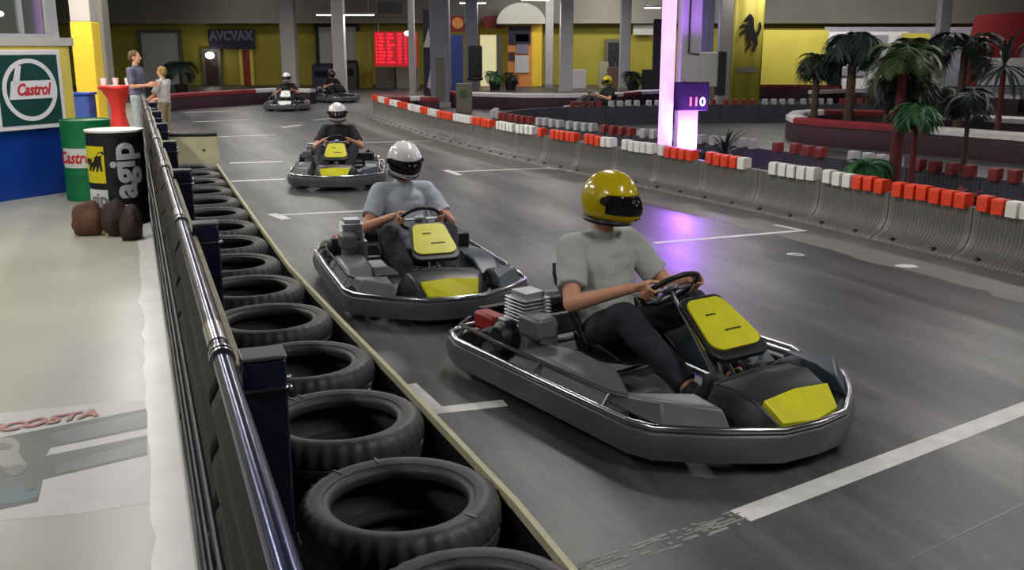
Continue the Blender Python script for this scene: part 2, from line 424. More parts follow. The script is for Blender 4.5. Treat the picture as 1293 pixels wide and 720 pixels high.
# ------------------------------------------------------------------ floor poster
def build_poster():
    t = thing('floor_poster', 'large printed poster stuck flat on the walkway floor, grey portrait with slanting stripes', 'poster', (0,0,.006))
    Z = .0
    def quad(px, z, m, name, mi=None):
        pts = [G(x, y, .006) for x, y in px]
        mb = MB(); n = len(pts)
        mb.add([(p.x, p.y, z) for p in pts]+[(p.x, p.y, z+.0006) for p in pts],
               [tuple(range(n, 2*n))]+[(i, (i+1) % n, n+(i+1) % n, n+i) for i in range(n)])
        return obj(name, mb, m, t, smooth=0)
    quad([(-170,545),(0,522),(130,509),(187,506),(187,636),(100,649),(0,658),(-170,676)], 0, 'pst_white', 'sheet')
    quad([(-170,590),(0,553),(90,535),(186,516),(186,541),(64,566),(58,576),(186,550),(186,575),(54,606),(48,634),(0,644),(-170,672)], .0007, 'pst_dark', 'picture_area')
    quad([(60,549),(186,520),(186,538),(80,561)], .0014, 'pst_grey', 'picture_streak')
    quad([(70,588),(186,556),(186,572),(70,600)], .0014, 'pst_grey', 'picture_streak')
    quad([(0,622),(30,612),(52,606),(48,628),(20,636),(0,638)], .0014, 'pst_teal', 'picture_car')
    quad([(-60,562),(-22,556),(0,553),(16,553),(23,558),(25,566),(23,571),(27,578),(33,585),(34,591),(30,596),(24,601),(16,602),(9,598),(4,592),(-2,584),(-14,579),(-40,586)], .0014, 'pst_skin', 'picture_face')
    quad([(-62,566),(-20,562),(6,559),(17,562),(13,568),(-4,570),(-30,574),(-62,580)], .0021, 'pst_brow', 'picture_brow')
    quad([(2,590),(12,591),(20,587),(28,588),(34,590),(30,597),(16,603),(6,598)], .0021, 'pst_brow', 'picture_mouth')
    quad([(30,612),(40,607),(48,608),(46,618),(36,622),(29,618)], .0021, 'pst_dark', 'picture_wheel')
    # lettering, laid along the slanting top edge
    a, b = G(-14, 545, .006), G(112, 524, .006); L = (b-a).length
    X = frame((a+b)/2 + Vector((0,0,.0008)), (b-a))
    mb = text_mb('ECOSTA', .19, shear=.35, depth=.0006, X=X @ Matrix.Diagonal((.76,.78,1,1)), bold=.008)
    obj('lettering', mb, 'pst_red', t, smooth=0)
build_poster()

# ------------------------------------------------------------------ fence
def build_fence():
    def rl(Y, off=0): return Vector((-.70-.38*(Y-2.30)+off, Y))
    ya, yb = .35, 16.5
    base = rl(ya)
    t = thing('safety_fence', 'long dark navy and black safety fence with shiny top rail between walkway and track', 'fence', (base.x, base.y, 0))
    o = Vector((base.x, base.y, 0))
    def pt(Y, z, off=0): p = rl(Y, off); return Vector((p.x, p.y, z))-o
    mb = MB(); mb.tube([pt(ya, 1.1), pt(yb, 1.1)], .026, 16); obj('top_rail', mb, 'navy_rail', t)
    Y = .5; k = 0
    posts = [Y_ for Y_ in (.52, 2.55, 4.58, 6.61, 8.64, 10.67, 12.7, 14.73)]
    for Yp in posts:
        p = rl(Yp, .115); X = Matrix.Translation(Vector((p.x, p.y, 0))-o) @ Matrix.Rotation(math.atan2(-.38, 1)*-1*1.0, 4, 'Z')
        mb = MB(); mb.box((0,0,.54), (.115,.10,1.08), X); po = obj('post', mb, 'navy_paint', t, bevel=.008)
        mb = MB(); mb.box((0,0,1.086), (.12,.105,.012), X); obj('post_cap', mb, 'steel', po, bevel=.003)
        mb = MB(); mb.tube([(-.11,-.056,1.0),(.065,-.056,1.0)], .006, 8, X); mb.ball((.06,-.058,1.0), .012, 10, X); mb.ball((.06,-.058,1.03), .008, 10, X)
        obj('bracket', mb, 'chrome', po)
        for dy in (-.03, .0):
            mb = MB(); mb.tube([pt(Yp-.07+dy, 1.1), pt(Yp-.055+dy, 1.1)], .034, 18); obj('collar', mb, 'chrome', t)
        mb = MB(); mb.tube([pt(Yp+.02, 1.1), pt(Yp+.2, 1.1)], .0285, 16); obj('sleeve', mb, 'chrome', t)
    # ribbed black sheets between posts (horizontal folds)
    spans = [(ya, .52)]+[(posts[i], posts[i+1]) for i in range(len(posts)-1)]+[(posts[-1], yb)]
    for (y0, y1) in spans:
        mb = MB(); nu = max(2, int((y1-y0)*12)); nz_ = 84; v = []; f = []
        for i in range(nu+1):
            Yc = y0+.015+(y1-y0-.03)*i/nu; tt = i/nu
            sag = math.sin(tt*PI)
            for j in range(nz_+1):
                zz = .02+1.03*j/nz_
                ph = zz*2*PI/.17 + .8*noise.noise(Vector((Yc*.9, zz*2, 4)))*sag
                lean = -.055*(1-zz)-.012
                r_ = rl(Yc, lean+.016*math.cos(ph)*abs(math.cos(ph))**.3+.012*sag*noise.noise(Vector((Yc*1.5, zz*3, 1))))
                v.append((r_.x-o.x, r_.y-o.y, zz))
        for i in range(nu):
            for j in range(nz_):
                a = i*(nz_+1)+j; f.append((a, a+nz_+1, a+nz_+2, a+1))
        mb.add(v, f); s_ = obj('panel_sheet', mb, 'black_sheet', t)
        so = s_.modifiers.new('solid', 'SOLIDIFY'); so.thickness = .004
    for zz in (.30, .56, .82):
        mb = MB(); mb.tube([pt(ya+.01, zz, -.075), pt(yb-.01, zz, -.075)], .008, 8)
        obj('cable', mb, 'cable_dark', t)
    for i in range(len(posts)-1):
        if i == 0: continue
        y0, y1 = posts[i]+.06, posts[i+1]-.06
        mb = MB(); a, b = pt(y0, .94, .058), pt(y1, .94, .058)
        X = frame((a+b)/2, (b-a)); mb.box((0,0,0), ((b-a).length, .022, .19), X); obj('plank', mb, 'cream_board', t, bevel=.004)
build_fence()

# ------------------------------------------------------------------ tyres
TR, TW = .337, .232
def tyre_mesh():
    mb = MB(); n = 144
    pf = [(.229,.045),(.226,.032),(.230,.02),(.238,.014),(.250,.011),(.252,.006),(.275,.0),(.300,.002),(.318,.012),(.329,.028),(.3355,.05)]
    prof = pf+[(.337,.075),(.337,.088),(.329,.09),(.329,.098),(.337,.10),(.337,.132),(.329,.134),(.329,.142),(.337,.144),(.337,.157)]+[(r, TW-z) for r, z in pf[::-1]]
    inner = [(.232, TW-.055),(.275, TW-.05),(.305, TW*.5),(.275,.05),(.232,.055)]
    def mod(i, j, r, z):
        if 8 <= i <= len(pf)+1 or len(prof)-len(pf)-2 <= i < len(prof)-8:
            if r > .315 and (j % 4) < 1.5: r -= .007
        return r, z
    full = prof+inner+[prof[0]]
    mb.lathe(full, n, mod=mod)
    for zz in (TW-.0035, .0015): # raised sidewall ring
        mb.tube([(.292*math.cos(q), .262*math.sin(q), zz-.002) for q in [2*PI*i/72 for i in range(72)]], .002, 6, closed=True)
    return mesh_of(mb, 'tyre', 'rubber', 50)
tm = tyre_mesh()
cent = []
Yk = [2.33, 2.99, 3.70, 4.42, 5.17, 5.88, 6.57, 7.26, 7.95, 8.63, 9.31, 9.99, 10.67, 11.35, 12.03]
def tx(Y):
    if Y < 6.55: return -.39-(Y-2.99)*.432
    return -.39-(6.55-2.99)*.432-(Y-6.55)*.375
ordn = ['nearest', 'second', 'third', 'fourth', 'fifth', 'sixth', 'seventh', 'eighth', 'ninth', 'tenth', 'eleventh', 'twelfth', 'thirteenth', 'fourteenth', 'farthest']
for i, Y in enumerate(Yk):
    for lv in (0, 1):
        o = bpy.data.objects.new('tyre', tm); C.objects.link(o)
        jx, jy = random.uniform(-.008,.008), random.uniform(-.006,.006)
        o.location = (tx(Y)+jx+.012, Y+jy, lv*TW*1.001); o.rotation_euler = (0, 0, random.uniform(0, 6.28))
        o['label'] = f"black rubber tyre lying flat, {'top' if lv else 'bottom'} of the {ordn[i]} stack from the camera"
        o['category'] = 'tyre'; o['group'] = 'car tyres stacked in a row along the fence'
for Yt, marks_ in ((Yk[1], ((411,591),(471,576),(594,651))), (Yk[2], ((366,503),(376,499),(470,489)))):
    i_ = Yk.index(Yt); par = [o_ for o_ in bpy.data.objects if o_.name.startswith('tyre') and o_.type == 'MESH' and abs(o_.location.y-Yt) < .02 and o_.location.z > .1][0]
    for (mx, my) in marks_:
        g = G(mx, my, 2*TW)-par.location; an = math.atan2(g.y, g.x)-par.rotation_euler.z
        mb = MB(); mb.box((.288, 0, TW+.0012), (.042, .007, .002), Matrix.Rotation(an, 4, 'Z')); obj('chalk_mark', mb, 'tape_grey', par, smooth=0)
# white/cream board edging that holds the tyre row
def board():
    t = thing('edge_board', 'thin cream topped edging between the tyre row and the dark track', 'board', (.2, 1.9, 0))
    o = Vector((.2, 1.9, 0)); pts = [(.415,1.9),(.015,2.98),(-.245,3.59),(-.535,4.27),(-.95,5.22),(-1.52,6.55),(-2.2,8.35),(-2.95,10.35),(-3.75,12.5)]
    mb = MB(); n = len(pts); v = []; f = []
    for i, (x, y) in enumerate(pts):
        a = Vector(pts[max(i-1,0)]); b = Vector(pts[min(i+1,n-1)]); tt = (b-a).normalized(); nn = Vector((-tt.y, tt.x))*-.011
        for (s_, z) in ((-1,0),(-1,.405),(1,.405),(1,0)): v.append((x+nn.x*s_-o.x, y+nn.y*s_-o.y, z))
    for i in range(n-1):
        for j in range(4): f.append((i*4+j, i*4+(j+1)%4, (i+1)*4+(j+1)%4, (i+1)*4+j))
    f += [(0,1,2,3), tuple((n-1)*4+j for j in (3,2,1,0))]
    mb.add(v, f); obj('rubber_skirt', mb, 'black', t, smooth=0)
    m2 = MB(); m2.add([(x_, y_, (.44 if z_ > .2 else .405)) for x_, y_, z_ in v], f); obj('cap_board', m2, 'cream_board', t, smooth=0)
board()
# cream shield at the end of the tyre row
def shield():
    c = G(243, 205, .35); c = Vector((-4.28, 13.05, 0))
    t = thing('end_shield', 'cream curved plastic shield with dark rubber top at the far end of the tyre row', 'barrier', c)
    mb = MB(); v = []; f = []; n = 20
    for i in range(n+1):
        a = -1.0+2.0*i/n; x = .36*math.sin(a)/math.sin(1.0); y = .16-.16*math.cos(a)*1.0/(1)
        for (k, zz) in ((0,0),(0,.74),(1,.74),(1,0)): v.append((x*(1+.05*k), y+.02*k, zz))
    for i in range(n):
        for j in range(4): f.append((i*4+j, i*4+(j+1)%4, i*4+4+(j+1)%4, i*4+4+j))
    f += [(0,1,2,3), tuple(n*4+j for j in (3,2,1,0))]
    mb.add(v, f); obj('shell', mb, 'cream_plastic', t)
    mb = MB(); mb.tube([(v[i*4+1][0], v[i*4+1][1]+.008, .755) for i in range(n+1)], .024, 8); obj('top_edge', mb, 'rubber_dark', t)
    for x in (-.22, .2):
        mb = MB(); mb.lathe([(0,0),(.018,0),(.018,.014),(0,.018)], 10, Matrix.Translation((x, .02, .56)) @ Matrix.Rotation(PI/2, 4, 'X')); obj('bolt', mb, 'steel', t)
shield()
# ------------------------------------------------------------------ plastic track barrier with blocks
def panel_meshes(L, ribs, h=.46, flare=.2):
    mb = MB(); N_ = ribs*6; v = []; f = []
    prof = [(0,h),(.0,h*.9),(.0,.30),(.006,.22),(.025,.15),(.065,.09),(.12,.05),(flare-.02,.03),(flare,.0)]
    K = len(prof)
    for i in range(N_+1):
        s_ = i/N_; x = (s_-.5)*(L-.012); rr = math.cos(2*PI*ribs*s_)
        edge = min(1, min(s_, 1-s_)*12)
        for j, (p, z) in enumerate(prof):
            amp = .010*edge*(1 if 0 < j < K-1 else .3)
            v.append((x, p+amp*(rr if rr > -.3 else -.3), z+amp*.5*rr*(1 if z < .15 else 0)))
    for i in range(N_):
        for j in range(K-1):
            a = i*K+j; f.append((a, a+1, a+K+1, a+K))
    # back and top
    o = len(v)
    for i in (0, N_):
        x = (i/N_-.5)*(L-.012); v.append((x, -.075, h)); v.append((x, -.075, 0))
    f += [(o, 0, N_*K, o+2), (o, o+2, o+3, o+1)]
    f.append([0]+[j for j in range(K)][1:]+[o+1, o]); f.append(([N_*K+j for j in range(K)]+[o+3, o+2])[::-1])
    mb.add(v, f)
    return mb
def block_mesh(m, lx=.115, h=.14):
    mb = MB(); d, r = .125, .022; pl = []
    for (cy, cz, a0) in ((d/2-r, h-r, 0), (-d/2+r, h-r, PI/2)):
        for i in range(5): q = a0+PI/2*i/4; pl.append((cy+r*math.cos(q), cz+r*math.sin(q)))
    pl += [(-d/2, 0), (d/2, 0)]
    mb.prism(pl, lx, Matrix(((0,0,1,-lx/2),(1,0,0,-.02),(0,1,0,.44),(0,0,0,1)))); return mesh_of(mb, 'block', m, 40)
_pc = {}
def barrier_chain(pts, L, mats, seq, nb, label_fn, group, name='barrier_panel', side=1, ribs=24, lx=.115):
    """pts: polyline of the panel tops; seq: function (panel index, block index) -> 'w','r' or None"""
    key = (mats[0], L, ribs)
    if key not in _pc:
        _pc[key] = mesh_of(panel_meshes(L, ribs), 'panel', mats[0], 60)
        mf = MB(); mf.lathe([(0,0),(.03,0),(.022,.02),(0,.026)], 10)
        _pc[key+('f',)] = mesh_of(mf, 'fixing_bolt', 'rubber_dark')
        for c, m_ in (('w', mats[1]), ('r', mats[2])): _pc[key+(c,)] = block_mesh(m_, lx)
    ps = [Vector((*p, 0)) for p in pts]
    cum = [0]
    for a, b in zip(ps, ps[1:]): cum.append(cum[-1]+(b-a).length)
    def at(s_):
        for i in range(len(ps)-1):
            if s_ <= cum[i+1] or i == len(ps)-2: return ps[i].lerp(ps[i+1], (s_-cum[i])/(cum[i+1]-cum[i]))
    n = int(cum[-1]/L)
    for i in range(n):
        a, b = at(i*L), at((i+1)*L); d = (b-a).normalized()
        ang = math.atan2(d.y, d.x)+(0 if side > 0 else PI)
        lb = label_fn(i, n)
        t = thing(name, lb, 'barrier', (a+b)/2, ang, group)
        o = bpy.data.objects.new('panel', _pc[key]); C.objects.link(o); o.parent = t
        for x in (-L*.25, L*.25): o = bpy.data.objects.new('fixing_bolt', _pc[key+('f',)]); C.objects.link(o); o.parent = t; o.location = (x, .165, .035)
        for k in range(nb):
            c = seq(i, k)
            if not c: continue
            o = bpy.data.objects.new('block', _pc[key+(c,)]); C.objects.link(o); o.parent = t
            kk = (k+.5)/nb if side > 0 else 1-(k+.5)/nb
            o.location = ((kk-.5)*(L-.10), random.uniform(-.006,.006), random.choice((0,0,0,.008)))
            o.rotation_euler = (0,0,random.uniform(-.05,.05))
            o['label'] = 'white rubber block' if c == 'w' else 'red rubber block'
# main barrier: from near right to far left
def mline(Y): return (4.29-.41*(Y-8.84), Y) if Y < 12 else (2.994-.44*(Y-12), Y)
near = 'rrwwww|rrrrrr|wwwrrr|wwwww.|rrrrw.|wrrrr.|wwwww.|wwrrr.|rrrrww'.split('|')
MS = [mline(5.68+i*.9) for i in range(26)]
# panel seams were read at Y 8.87, 9.82, 10.88
pts_main = [(5.3,6.0),(4.52,8.2),(3.3,11.0),(1.75,14.0),(.1,17.1),(-1.44,20.6),(-3.27,25.8),(-4.0,28.2)]
seqs = ['wwwwww','rrrrrr','rrwwww','rrrrrr','wwwrrr','.wwwww','rrrrw.','wrrrr.','.wwwww','.rrrww','.rrrrr','wwww.r','.wwwww','rrrrrr','wwwwww','rrrrrr','rrwwww','wwwwrr','rrrwww','wwwrrr','rrrrww','wwwwww']
def mseq(i, k):
    s_ = seqs[i % len(seqs)][::-1] if i < len(seqs) else ['rrrrrr','wwwwww'][i % 2]
    c = s_[k % 6]; return None if c == '.' else c
oL = ['first', 'second', 'third', 'fourth', 'fifth', 'sixth', 'seventh', 'eighth', 'ninth', 'tenth', 'eleventh', 'twelfth', 'thirteenth', 'fourteenth', 'fifteenth', 'sixteenth', 'seventeenth', 'eighteenth', 'nineteenth', 'twentieth', 'twenty-first', 'twenty-second', 'twenty-third', 'twenty-fourth', 'twenty-fifth', 'twenty-sixth', 'twenty-seventh', 'twenty-eighth', 'twenty-ninth', 'thirtieth', 'thirty-first', 'thirty-second', 'thirty-third', 'thirty-fourth', 'thirty-fifth', 'thirty-sixth']
def main_label(i, n):
    s_ = seqs[i] if i < len(seqs) else 'rw'
    r_, w_ = 'r' in s_, 'w' in s_
    what = 'red and white' if r_ and w_ else ('red' if r_ else 'white')
    return f'grey ribbed barrier panel with {what} blocks, {oL[i]} from right in the front row'
barrier_chain(pts_main, 1.03, ('barrier_grey', 'block_white', 'block_red'), mseq, 6, main_label, 'grey ribbed barrier panels along the main straight', side=1)
# paler bare concrete along the foot of the barrier
mb = MB(); pl_ = [Vector((*p, 0)) for p in pts_main]; v = []; f = []; cs = []
for a_, b_ in zip(pl_, pl_[1:]):
    for q in range(14): cs.append((a_.lerp(b_, q/14), (b_-a_).normalized()))
for i, (c_, d_) in enumerate(cs):
    n_v = Vector((-d_.y, d_.x, 0)); w_ = .95+.12*noise.noise(Vector((i*.35, 0, 7)))+.06*noise.noise(Vector((i*1.3, 5, 7)))
    for (o_, z_) in ((.12,0),(.12,.001),(w_,.001),(w_,0)): p_ = c_+n_v*o_; v.append((p_.x, p_.y, z_))
for i in range(len(cs)-1): f.append((i*4+1, i*4+2, i*4+6, i*4+5)); f.append((i*4+2, i*4+3, i*4+7, i*4+6))
mb.add(v, f); obj('bare_concrete_strip', mb, 'strip_concrete', flo, smooth=0)
# second row behind the planting strip, hairpin and back leg
row2 = [(6.9, 8.4), (5.5, 10.6), (4.3, 12.9), (3.45, 14.4), (2.3, 15.9), (1.25, 17.5), (-.1, 19.8), (-.5, 21.0), (-.25, 22.4), (.8, 24.0), (3.9, 25.1), (7.5, 25.6), (12, 26)]
s2 = ['ww.w','w.ww','r.rr','rrrr','wwww','.rrr','r.ww','wwww','wwww','rrrr','wwww','wwww','rrrr','rrww','wwww','....','....','....','rrrr','wwww','wwww','rrrr','rrrr','wwww','wwww','rrrr','wwww','rrrr','wwww','wwrr','rrrr']
def seq2(i, k):
    c = s2[i % len(s2)][k % 4]; return None if c == '.' else c
def lab2(i, n):
    return f'dark ribbed barrier panel, {oL[i]} from right along the hairpin row behind the palms'
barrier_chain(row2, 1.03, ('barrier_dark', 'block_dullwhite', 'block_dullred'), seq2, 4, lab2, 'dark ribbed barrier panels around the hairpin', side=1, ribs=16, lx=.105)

# ------------------------------------------------------------------ low red and white kerb walls far away
def band_wall(pts, label, h=.5, th=.3, stripe=1.4, name='track_wall', phase=0, closed=False, skirt='skirt', red='band_red'):
    o = Vector((pts[0][0], pts[0][1], 0)); t = thing(name, label, 'barrier', o)
    ps = [Vector((*p[:2], 0)) for p in pts]
    # resample
    out = []
    for a, b in zip(ps, ps[1:]):
        k = max(1, int((b-a).length/(stripe/4)))
        for i in range(k): out.append(a.lerp(b, i/k))
    out.append(ps[-1]); n = len(out)
    nn = []
    for i in range(n):
        tt = (out[min(i+1,n-1)]-out[max(i-1,0)]).normalized(); nn.append(Vector((-tt.y, tt.x, 0)))
    def ribbon(prof, mi_fn, m, nm):
        mb = MB(); v = []; K = len(prof)
        for i in range(n):
            for (p, z) in prof: v.append(out[i]+nn[i]*p+Vector((0,0,z))-o)
        for i in range(n-1):
            f = [(i*K+j, i*K+(j+1)%K, (i+1)*K+(j+1)%K, (i+1)*K+j) for j in range(K)]
            mb.add([], [])
            for q in f: mb.f.append(q); mb.m.append(mi_fn(i))
        mb.v = v
        mb.f += [list(range(K)), [(n-1)*K+j for j in range(K)][::-1]]; mb.m += [mi_fn(0), mi_fn(n-2)]
        obj(nm, mb, m, t, smooth=50)
    w = th/2
    ribbon([(-w,0),(-w-.02,.15),(-w,h*.78),(w,h*.78),(w+.02,.15),(w,0)], lambda i: 0, skirt, 'skirt')
    ribbon([(-w-.02,h*.76),(-w-.02,h-.03),(-w+.02,h),(w-.02,h),(w+.02,h-.03),(w+.02,h*.76)], lambda i: ((i+phase)//4) % 2, (red, 'band_white'), 'top_band')
def Gz(l, z=.5): return [tuple(G(x, y, z))[:2] for x, y in l]
band_wall(Gz([(1420,181),(1293,168),(1180,160),(1100,155),(1040,151),(1012,148),(1003,144),(1008,140),(1035,138),(1100,139),(1180,143),(1250,146),(1330,150)]),
          'dark red tyre wall with red and white top band curving round the palm island at right', stripe=2.2, phase=3)
band_wall(Gz([(196,120),(230,117),(290,114),(345,111),(395,112)]), 'dark red wall with red and white top band behind the bend at far left', stripe=3.2, h=.5)
band_wall(Gz([(540,113),(590,116),(660,118),(722,118),(760,117)]), 'low dark red wall with long white band in front of the yellow posters', stripe=3, phase=2)
band_wall(Gz([(745,121),(775,117),(810,114),(842,113)]), 'short striped wall right of the distant yellow-helmet driver', stripe=1.2)
band_wall(Gz([(958,107),(1010,107),(1062,108)]), 'far dark red wall below the bright yellow wall section', stripe=3, phase=1)
band_wall(Gz([(1026,114),(1075,112),(1180,114),(1293,120)]), 'dark red wall with one long white band behind the palm island', stripe=2.5, phase=4)
band_wall(Gz([(486,123),(505,122),(530,121),(548,123)]), 'short striped kerb wall left of the thick slate column', stripe=.7)

# ------------------------------------------------------------------ humans
def hand_grip(mb, rim, e, n, out, s=1):
    """fingers wrapped round a rim at point rim; e along the rim, n towards the driver, out away from the wheel centre"""
    def ringp(a, r, along): return rim+e*along+(out*math.cos(a)+n*math.sin(a))*r
    wrist = rim+n*.055+out*.045-e*.055
    for i, (al, sc) in enumerate(((.034,.95),(.011,1.05),(-.012,1.0),(-.034,.85))):
        k0 = ringp(.9, .034, al*.9)
        mb.cap(wrist, k0, .017, .0125, 10)
        pts = [k0, ringp(-.1, .029, al), ringp(-1.3*sc, .025, al), ringp(-2.4*sc, .024, al)]
        for a, b in zip(pts, pts[1:]): mb.cap(a, b, .0088, .0082, 8)
    th = [wrist+e*.012, ringp(1.7, .034, .028), ringp(2.3, .028, .046), ringp(2.8, .024, .062)]
    for a, b, r in zip(th, th[1:], (.014,.011,.0095)): mb.cap(a, b, r, r*.92, 8)
    return wrist
def hand_open(mb, wrist, d, palm_n, side_v, curl=.35):
    """relaxed hand: d finger direction, palm_n palm normal, side_v towards the thumb"""
    d = d.normalized(); side_v = side_v.normalized(); palm_n = palm_n.normalized()
    for i, (s_, ln) in enumerate(((.030,.070),(.010,.078),(-.010,.073),(-.029,.058))):
        k0 = wrist+d*.088+side_v*s_
        mb.cap(wrist+side_v*s_*.5, k0, .0165, .0125, 10)
        p = k0; a = curl*.5
        for q, fr in enumerate((.42,.33,.25)):
            dd = d*math.cos(a)+palm_n*math.sin(a); nx = p+dd*ln*fr*1.05
            mb.cap(p, nx, .0088-.0007*q, .0084-.0007*q, 8); p = nx; a += curl
    t0 = wrist+d*.022+side_v*.022; t1 = t0+(side_v*.7+d*.7+palm_n*.2)*.038; t2 = t1+(d*.95+side_v*.2+palm_n*.2)*.03; t3 = t2+(d+palm_n*.2)*.024
    for a_, b_, r in ((t0,t1,.0135),(t1,t2,.011),(t2,t3,.0095)): mb.cap(a_, b_, r, r*.92, 8)
def face(mb, c, R):
    """head about .23 high at c, R: rotation whose x points forward"""
    def q(x, y, z): return c+R @ Vector((x, y, z))
    mb.ball(q(-.01,0,.025), (.092,.076,.095), 20, R=R); mb.ball(q(.012,0,-.035), (.072,.062,.08), 18, R=R)
    mb.ball(q(.045,0,-.085), (.032,.034,.026), 12, R=R)
    mb.cap(q(.082,0,.015), q(.104,0,-.022), .009, .014, 10)                      # nose
    for s_ in (-1,1):
        mb.ball(q(.072, s_*.031, .022), (.014,.018,.009), 10, R=R)               # brow
        mb.ball(q(.071, s_*.031, .004), (.013,.014,.010), 10, R=R)               # eye
        mb.ball(q(-.008, s_*.078, -.005), (.02,.011,.032), 10, R=R)              # ear
        mb.ball(q(.05, s_*.034, -.03), (.03,.022,.026), 10, R=R)                 # cheek
    mb.ball(q(.083,0,-.05), (.012,.024,.006), 10, R=R); mb.ball(q(.081,0,-.061), (.012,.02,.007), 10, R=R)
WS = Vector((.15, 0, .575)); WN = Vector((-.66, 0, .75)).normalized(); WE = Vector((.75, 0, .66)).normalized(); WR = .145
def driver_proto():
    b = MB(); V = Vector
    hip = [V((-.30, s*.095, .25)) for s in (-1,1)]; knee = [V((.08, s*.225, .45)) for s in (-1,1)]; ank = [V((.47, s*.15, .19)) for s in (-1,1)]
    sh = [V((-.39, s*.185, .70)) for s in (-1,1)]; el = [V((-.20, s*.325, .475)) for s in (-1,1)]
    # torso
    b.ball((-.31,0,.27), (.12,.165,.11), 20); b.cap((-.33,-.03,.36), (-.38,-.05,.60), .115, .125); b.cap((-.33,.03,.36), (-.38,.05,.60), .115, .125)
    b.ball((-.385,0,.62), (.115,.175,.12), 20); b.cap((-.40,0,.70), (-.355,0,.84), .06, .055)
    for i, s in enumerate((-1,1)):
        b.cap((-.40, s*.06, .72), sh[i], .055, .062); b.cap(sh[i], el[i], .056, .043)
        rim = WS+V((0, s*WR, 0)).copy()+WE*.02
        wr = hand_grip(b, rim, WE, WN, V((0,s,0)))
        b.cap(el[i], wr, .044, .026)
        b.cap(hip[i], knee[i], .085, .06); b.cap(knee[i], ank[i], .058, .04); b.ball(knee[i], .06, 14)
        b.cap(ank[i], V((.52, s*.14, .12)), .036, .038); b.cap((.51, s*.14, .12), (.60, s*.135, .26), .036, .028)
    face(b, V((-.325,0,.94)), Matrix.Identity(3))
    body = obj('person', remesh(b, .0048, 3, 'person_body', 'skin'), None)
    # shirt
    s_ = MB()
    s_.ball((-.315,0,.30), (.14,.182,.12), 20); s_.cap((-.33,-.03,.36), (-.385,-.05,.61), .135, .138); s_.cap((-.33,.03,.36), (-.385,.05,.61), .135, .138)
    s_.ball((-.39,0,.63), (.132,.192,.13), 20); s_.cap((-.40,0,.70), (-.385,0,.765), .085, .072)
    for i, s in enumerate((-1,1)):
        s_.cap((-.40, s*.06, .715), sh[i], .07, .078); m_ = sh[i].lerp(el[i], .72); s_.cone(sh[i], m_, .077, .074); s_.ball(sh[i], .077, 14)
    sh_me = remesh(s_, .009, 3, 'shirt', 'shirt_grey', ripple=.011, rs=8); obj('shirt', sh_me, None, body)
    t_ = MB(); t_.ball((-.30,0,.25), (.135,.185,.11), 20)
    for i, s in enumerate((-1,1)):
        t_.cap(hip[i], knee[i], .102, .08); t_.ball(knee[i], .08, 14); t_.cone(knee[i], knee[i].lerp(ank[i], .93), .078, .062)
    obj('trousers', remesh(t_, .009, 3, 'trousers', 'trousers_dark', ripple=.010, rs=9), None, body)
    for s in (-1,1):
        f_ = MB(); f_.cap((.485, s*.14, .115), (.62, s*.135, .285), .046, .034, 12); f_.cap((.485, s*.14, .115), (.47, s*.15, .19), .046, .046)
        f_.box((.565, s*.1375, .175), (.02,.075,.24), None); obj('shoe', remesh(f_, .008, 2, 'shoe', 'shoe_dark'), None, body)
    # helmet
    hc = V((-.315,0,.955)); n, m = 64, 44
    hx = bpy.data.objects.new('helmet_pivot', None)
    def hp(az, elv, off=0):
        rx, ry, rz = .150+off, .132+off, .148+off
        x = math.cos(elv)*math.cos(az); y = math.cos(elv)*math.sin(az); z = math.sin(elv)
        fr = max(0, x)**2*max(0, -z+.15)          # chin bar juts forward
        return V((x*rx+.075*fr, y*ry*(1+.02*x), z*rz))
    def shell(off, test, both=True):
        mb = MB(); v = []; f = []
        e0, e1 = -.82, PI/2-.0001
        for i in range(m+1):
            for j in range(n): v.append(hp(2*PI*j/n-PI, e0+(e1-e0)*i/m, off))
        for i in range(m):
            for j in range(n):
                az = 2*PI*(j+.5)/n-PI; ev = e0+(e1-e0)*(i+.5)/m
                if test(az, ev): f.append((i*n+j, i*n+(j+1)%n, (i+1)*n+(j+1)%n, (i+1)*n+j))
        mb.add(v, f); return mb
    vis = lambda az, ev: abs(az) < 1.28 and -.36 < ev < .24
    hel = obj('helmet', shell(0, lambda a_, e_: not vis(a_, e_)), 'helmet_white', body, loc=hc)
    so = hel.modifiers.new('solid', 'SOLIDIFY'); so.thickness = .014; so.offset = -1
    vi = obj('visor', shell(.004, lambda a_, e_: abs(a_) < 1.36 and -.38 < e_ < .28), 'visor', hel)
    so = vi.modifiers.new('solid', 'SOLIDIFY'); so.thickness = .003
    for s in (-1,1):
        mb = MB(); mb.lathe([(0,.012),(.018,.012),(.022,.0),(.022,-.01)], 16, Matrix.Translation((.02, s*.135, .008)) @ Matrix.Rotation(-s*PI/2, 4, 'X'))
        obj('visor_pivot', mb, 'plastic_black', hel)
    mb = MB(); mb.box((.153, 0, -.08), (.02,.06,.012)); obj('air_vent', mb, 'plastic_black', hel, bevel=.003)
    pad = MB(); pad.tube([(.115*math.cos(q)*1.02+.0, .108*math.sin(q), -.104) for q in [2*PI*i/40 for i in range(40)]], .016, 8, closed=True); obj('neck_roll', pad, 'plastic_black', hel)
    return body
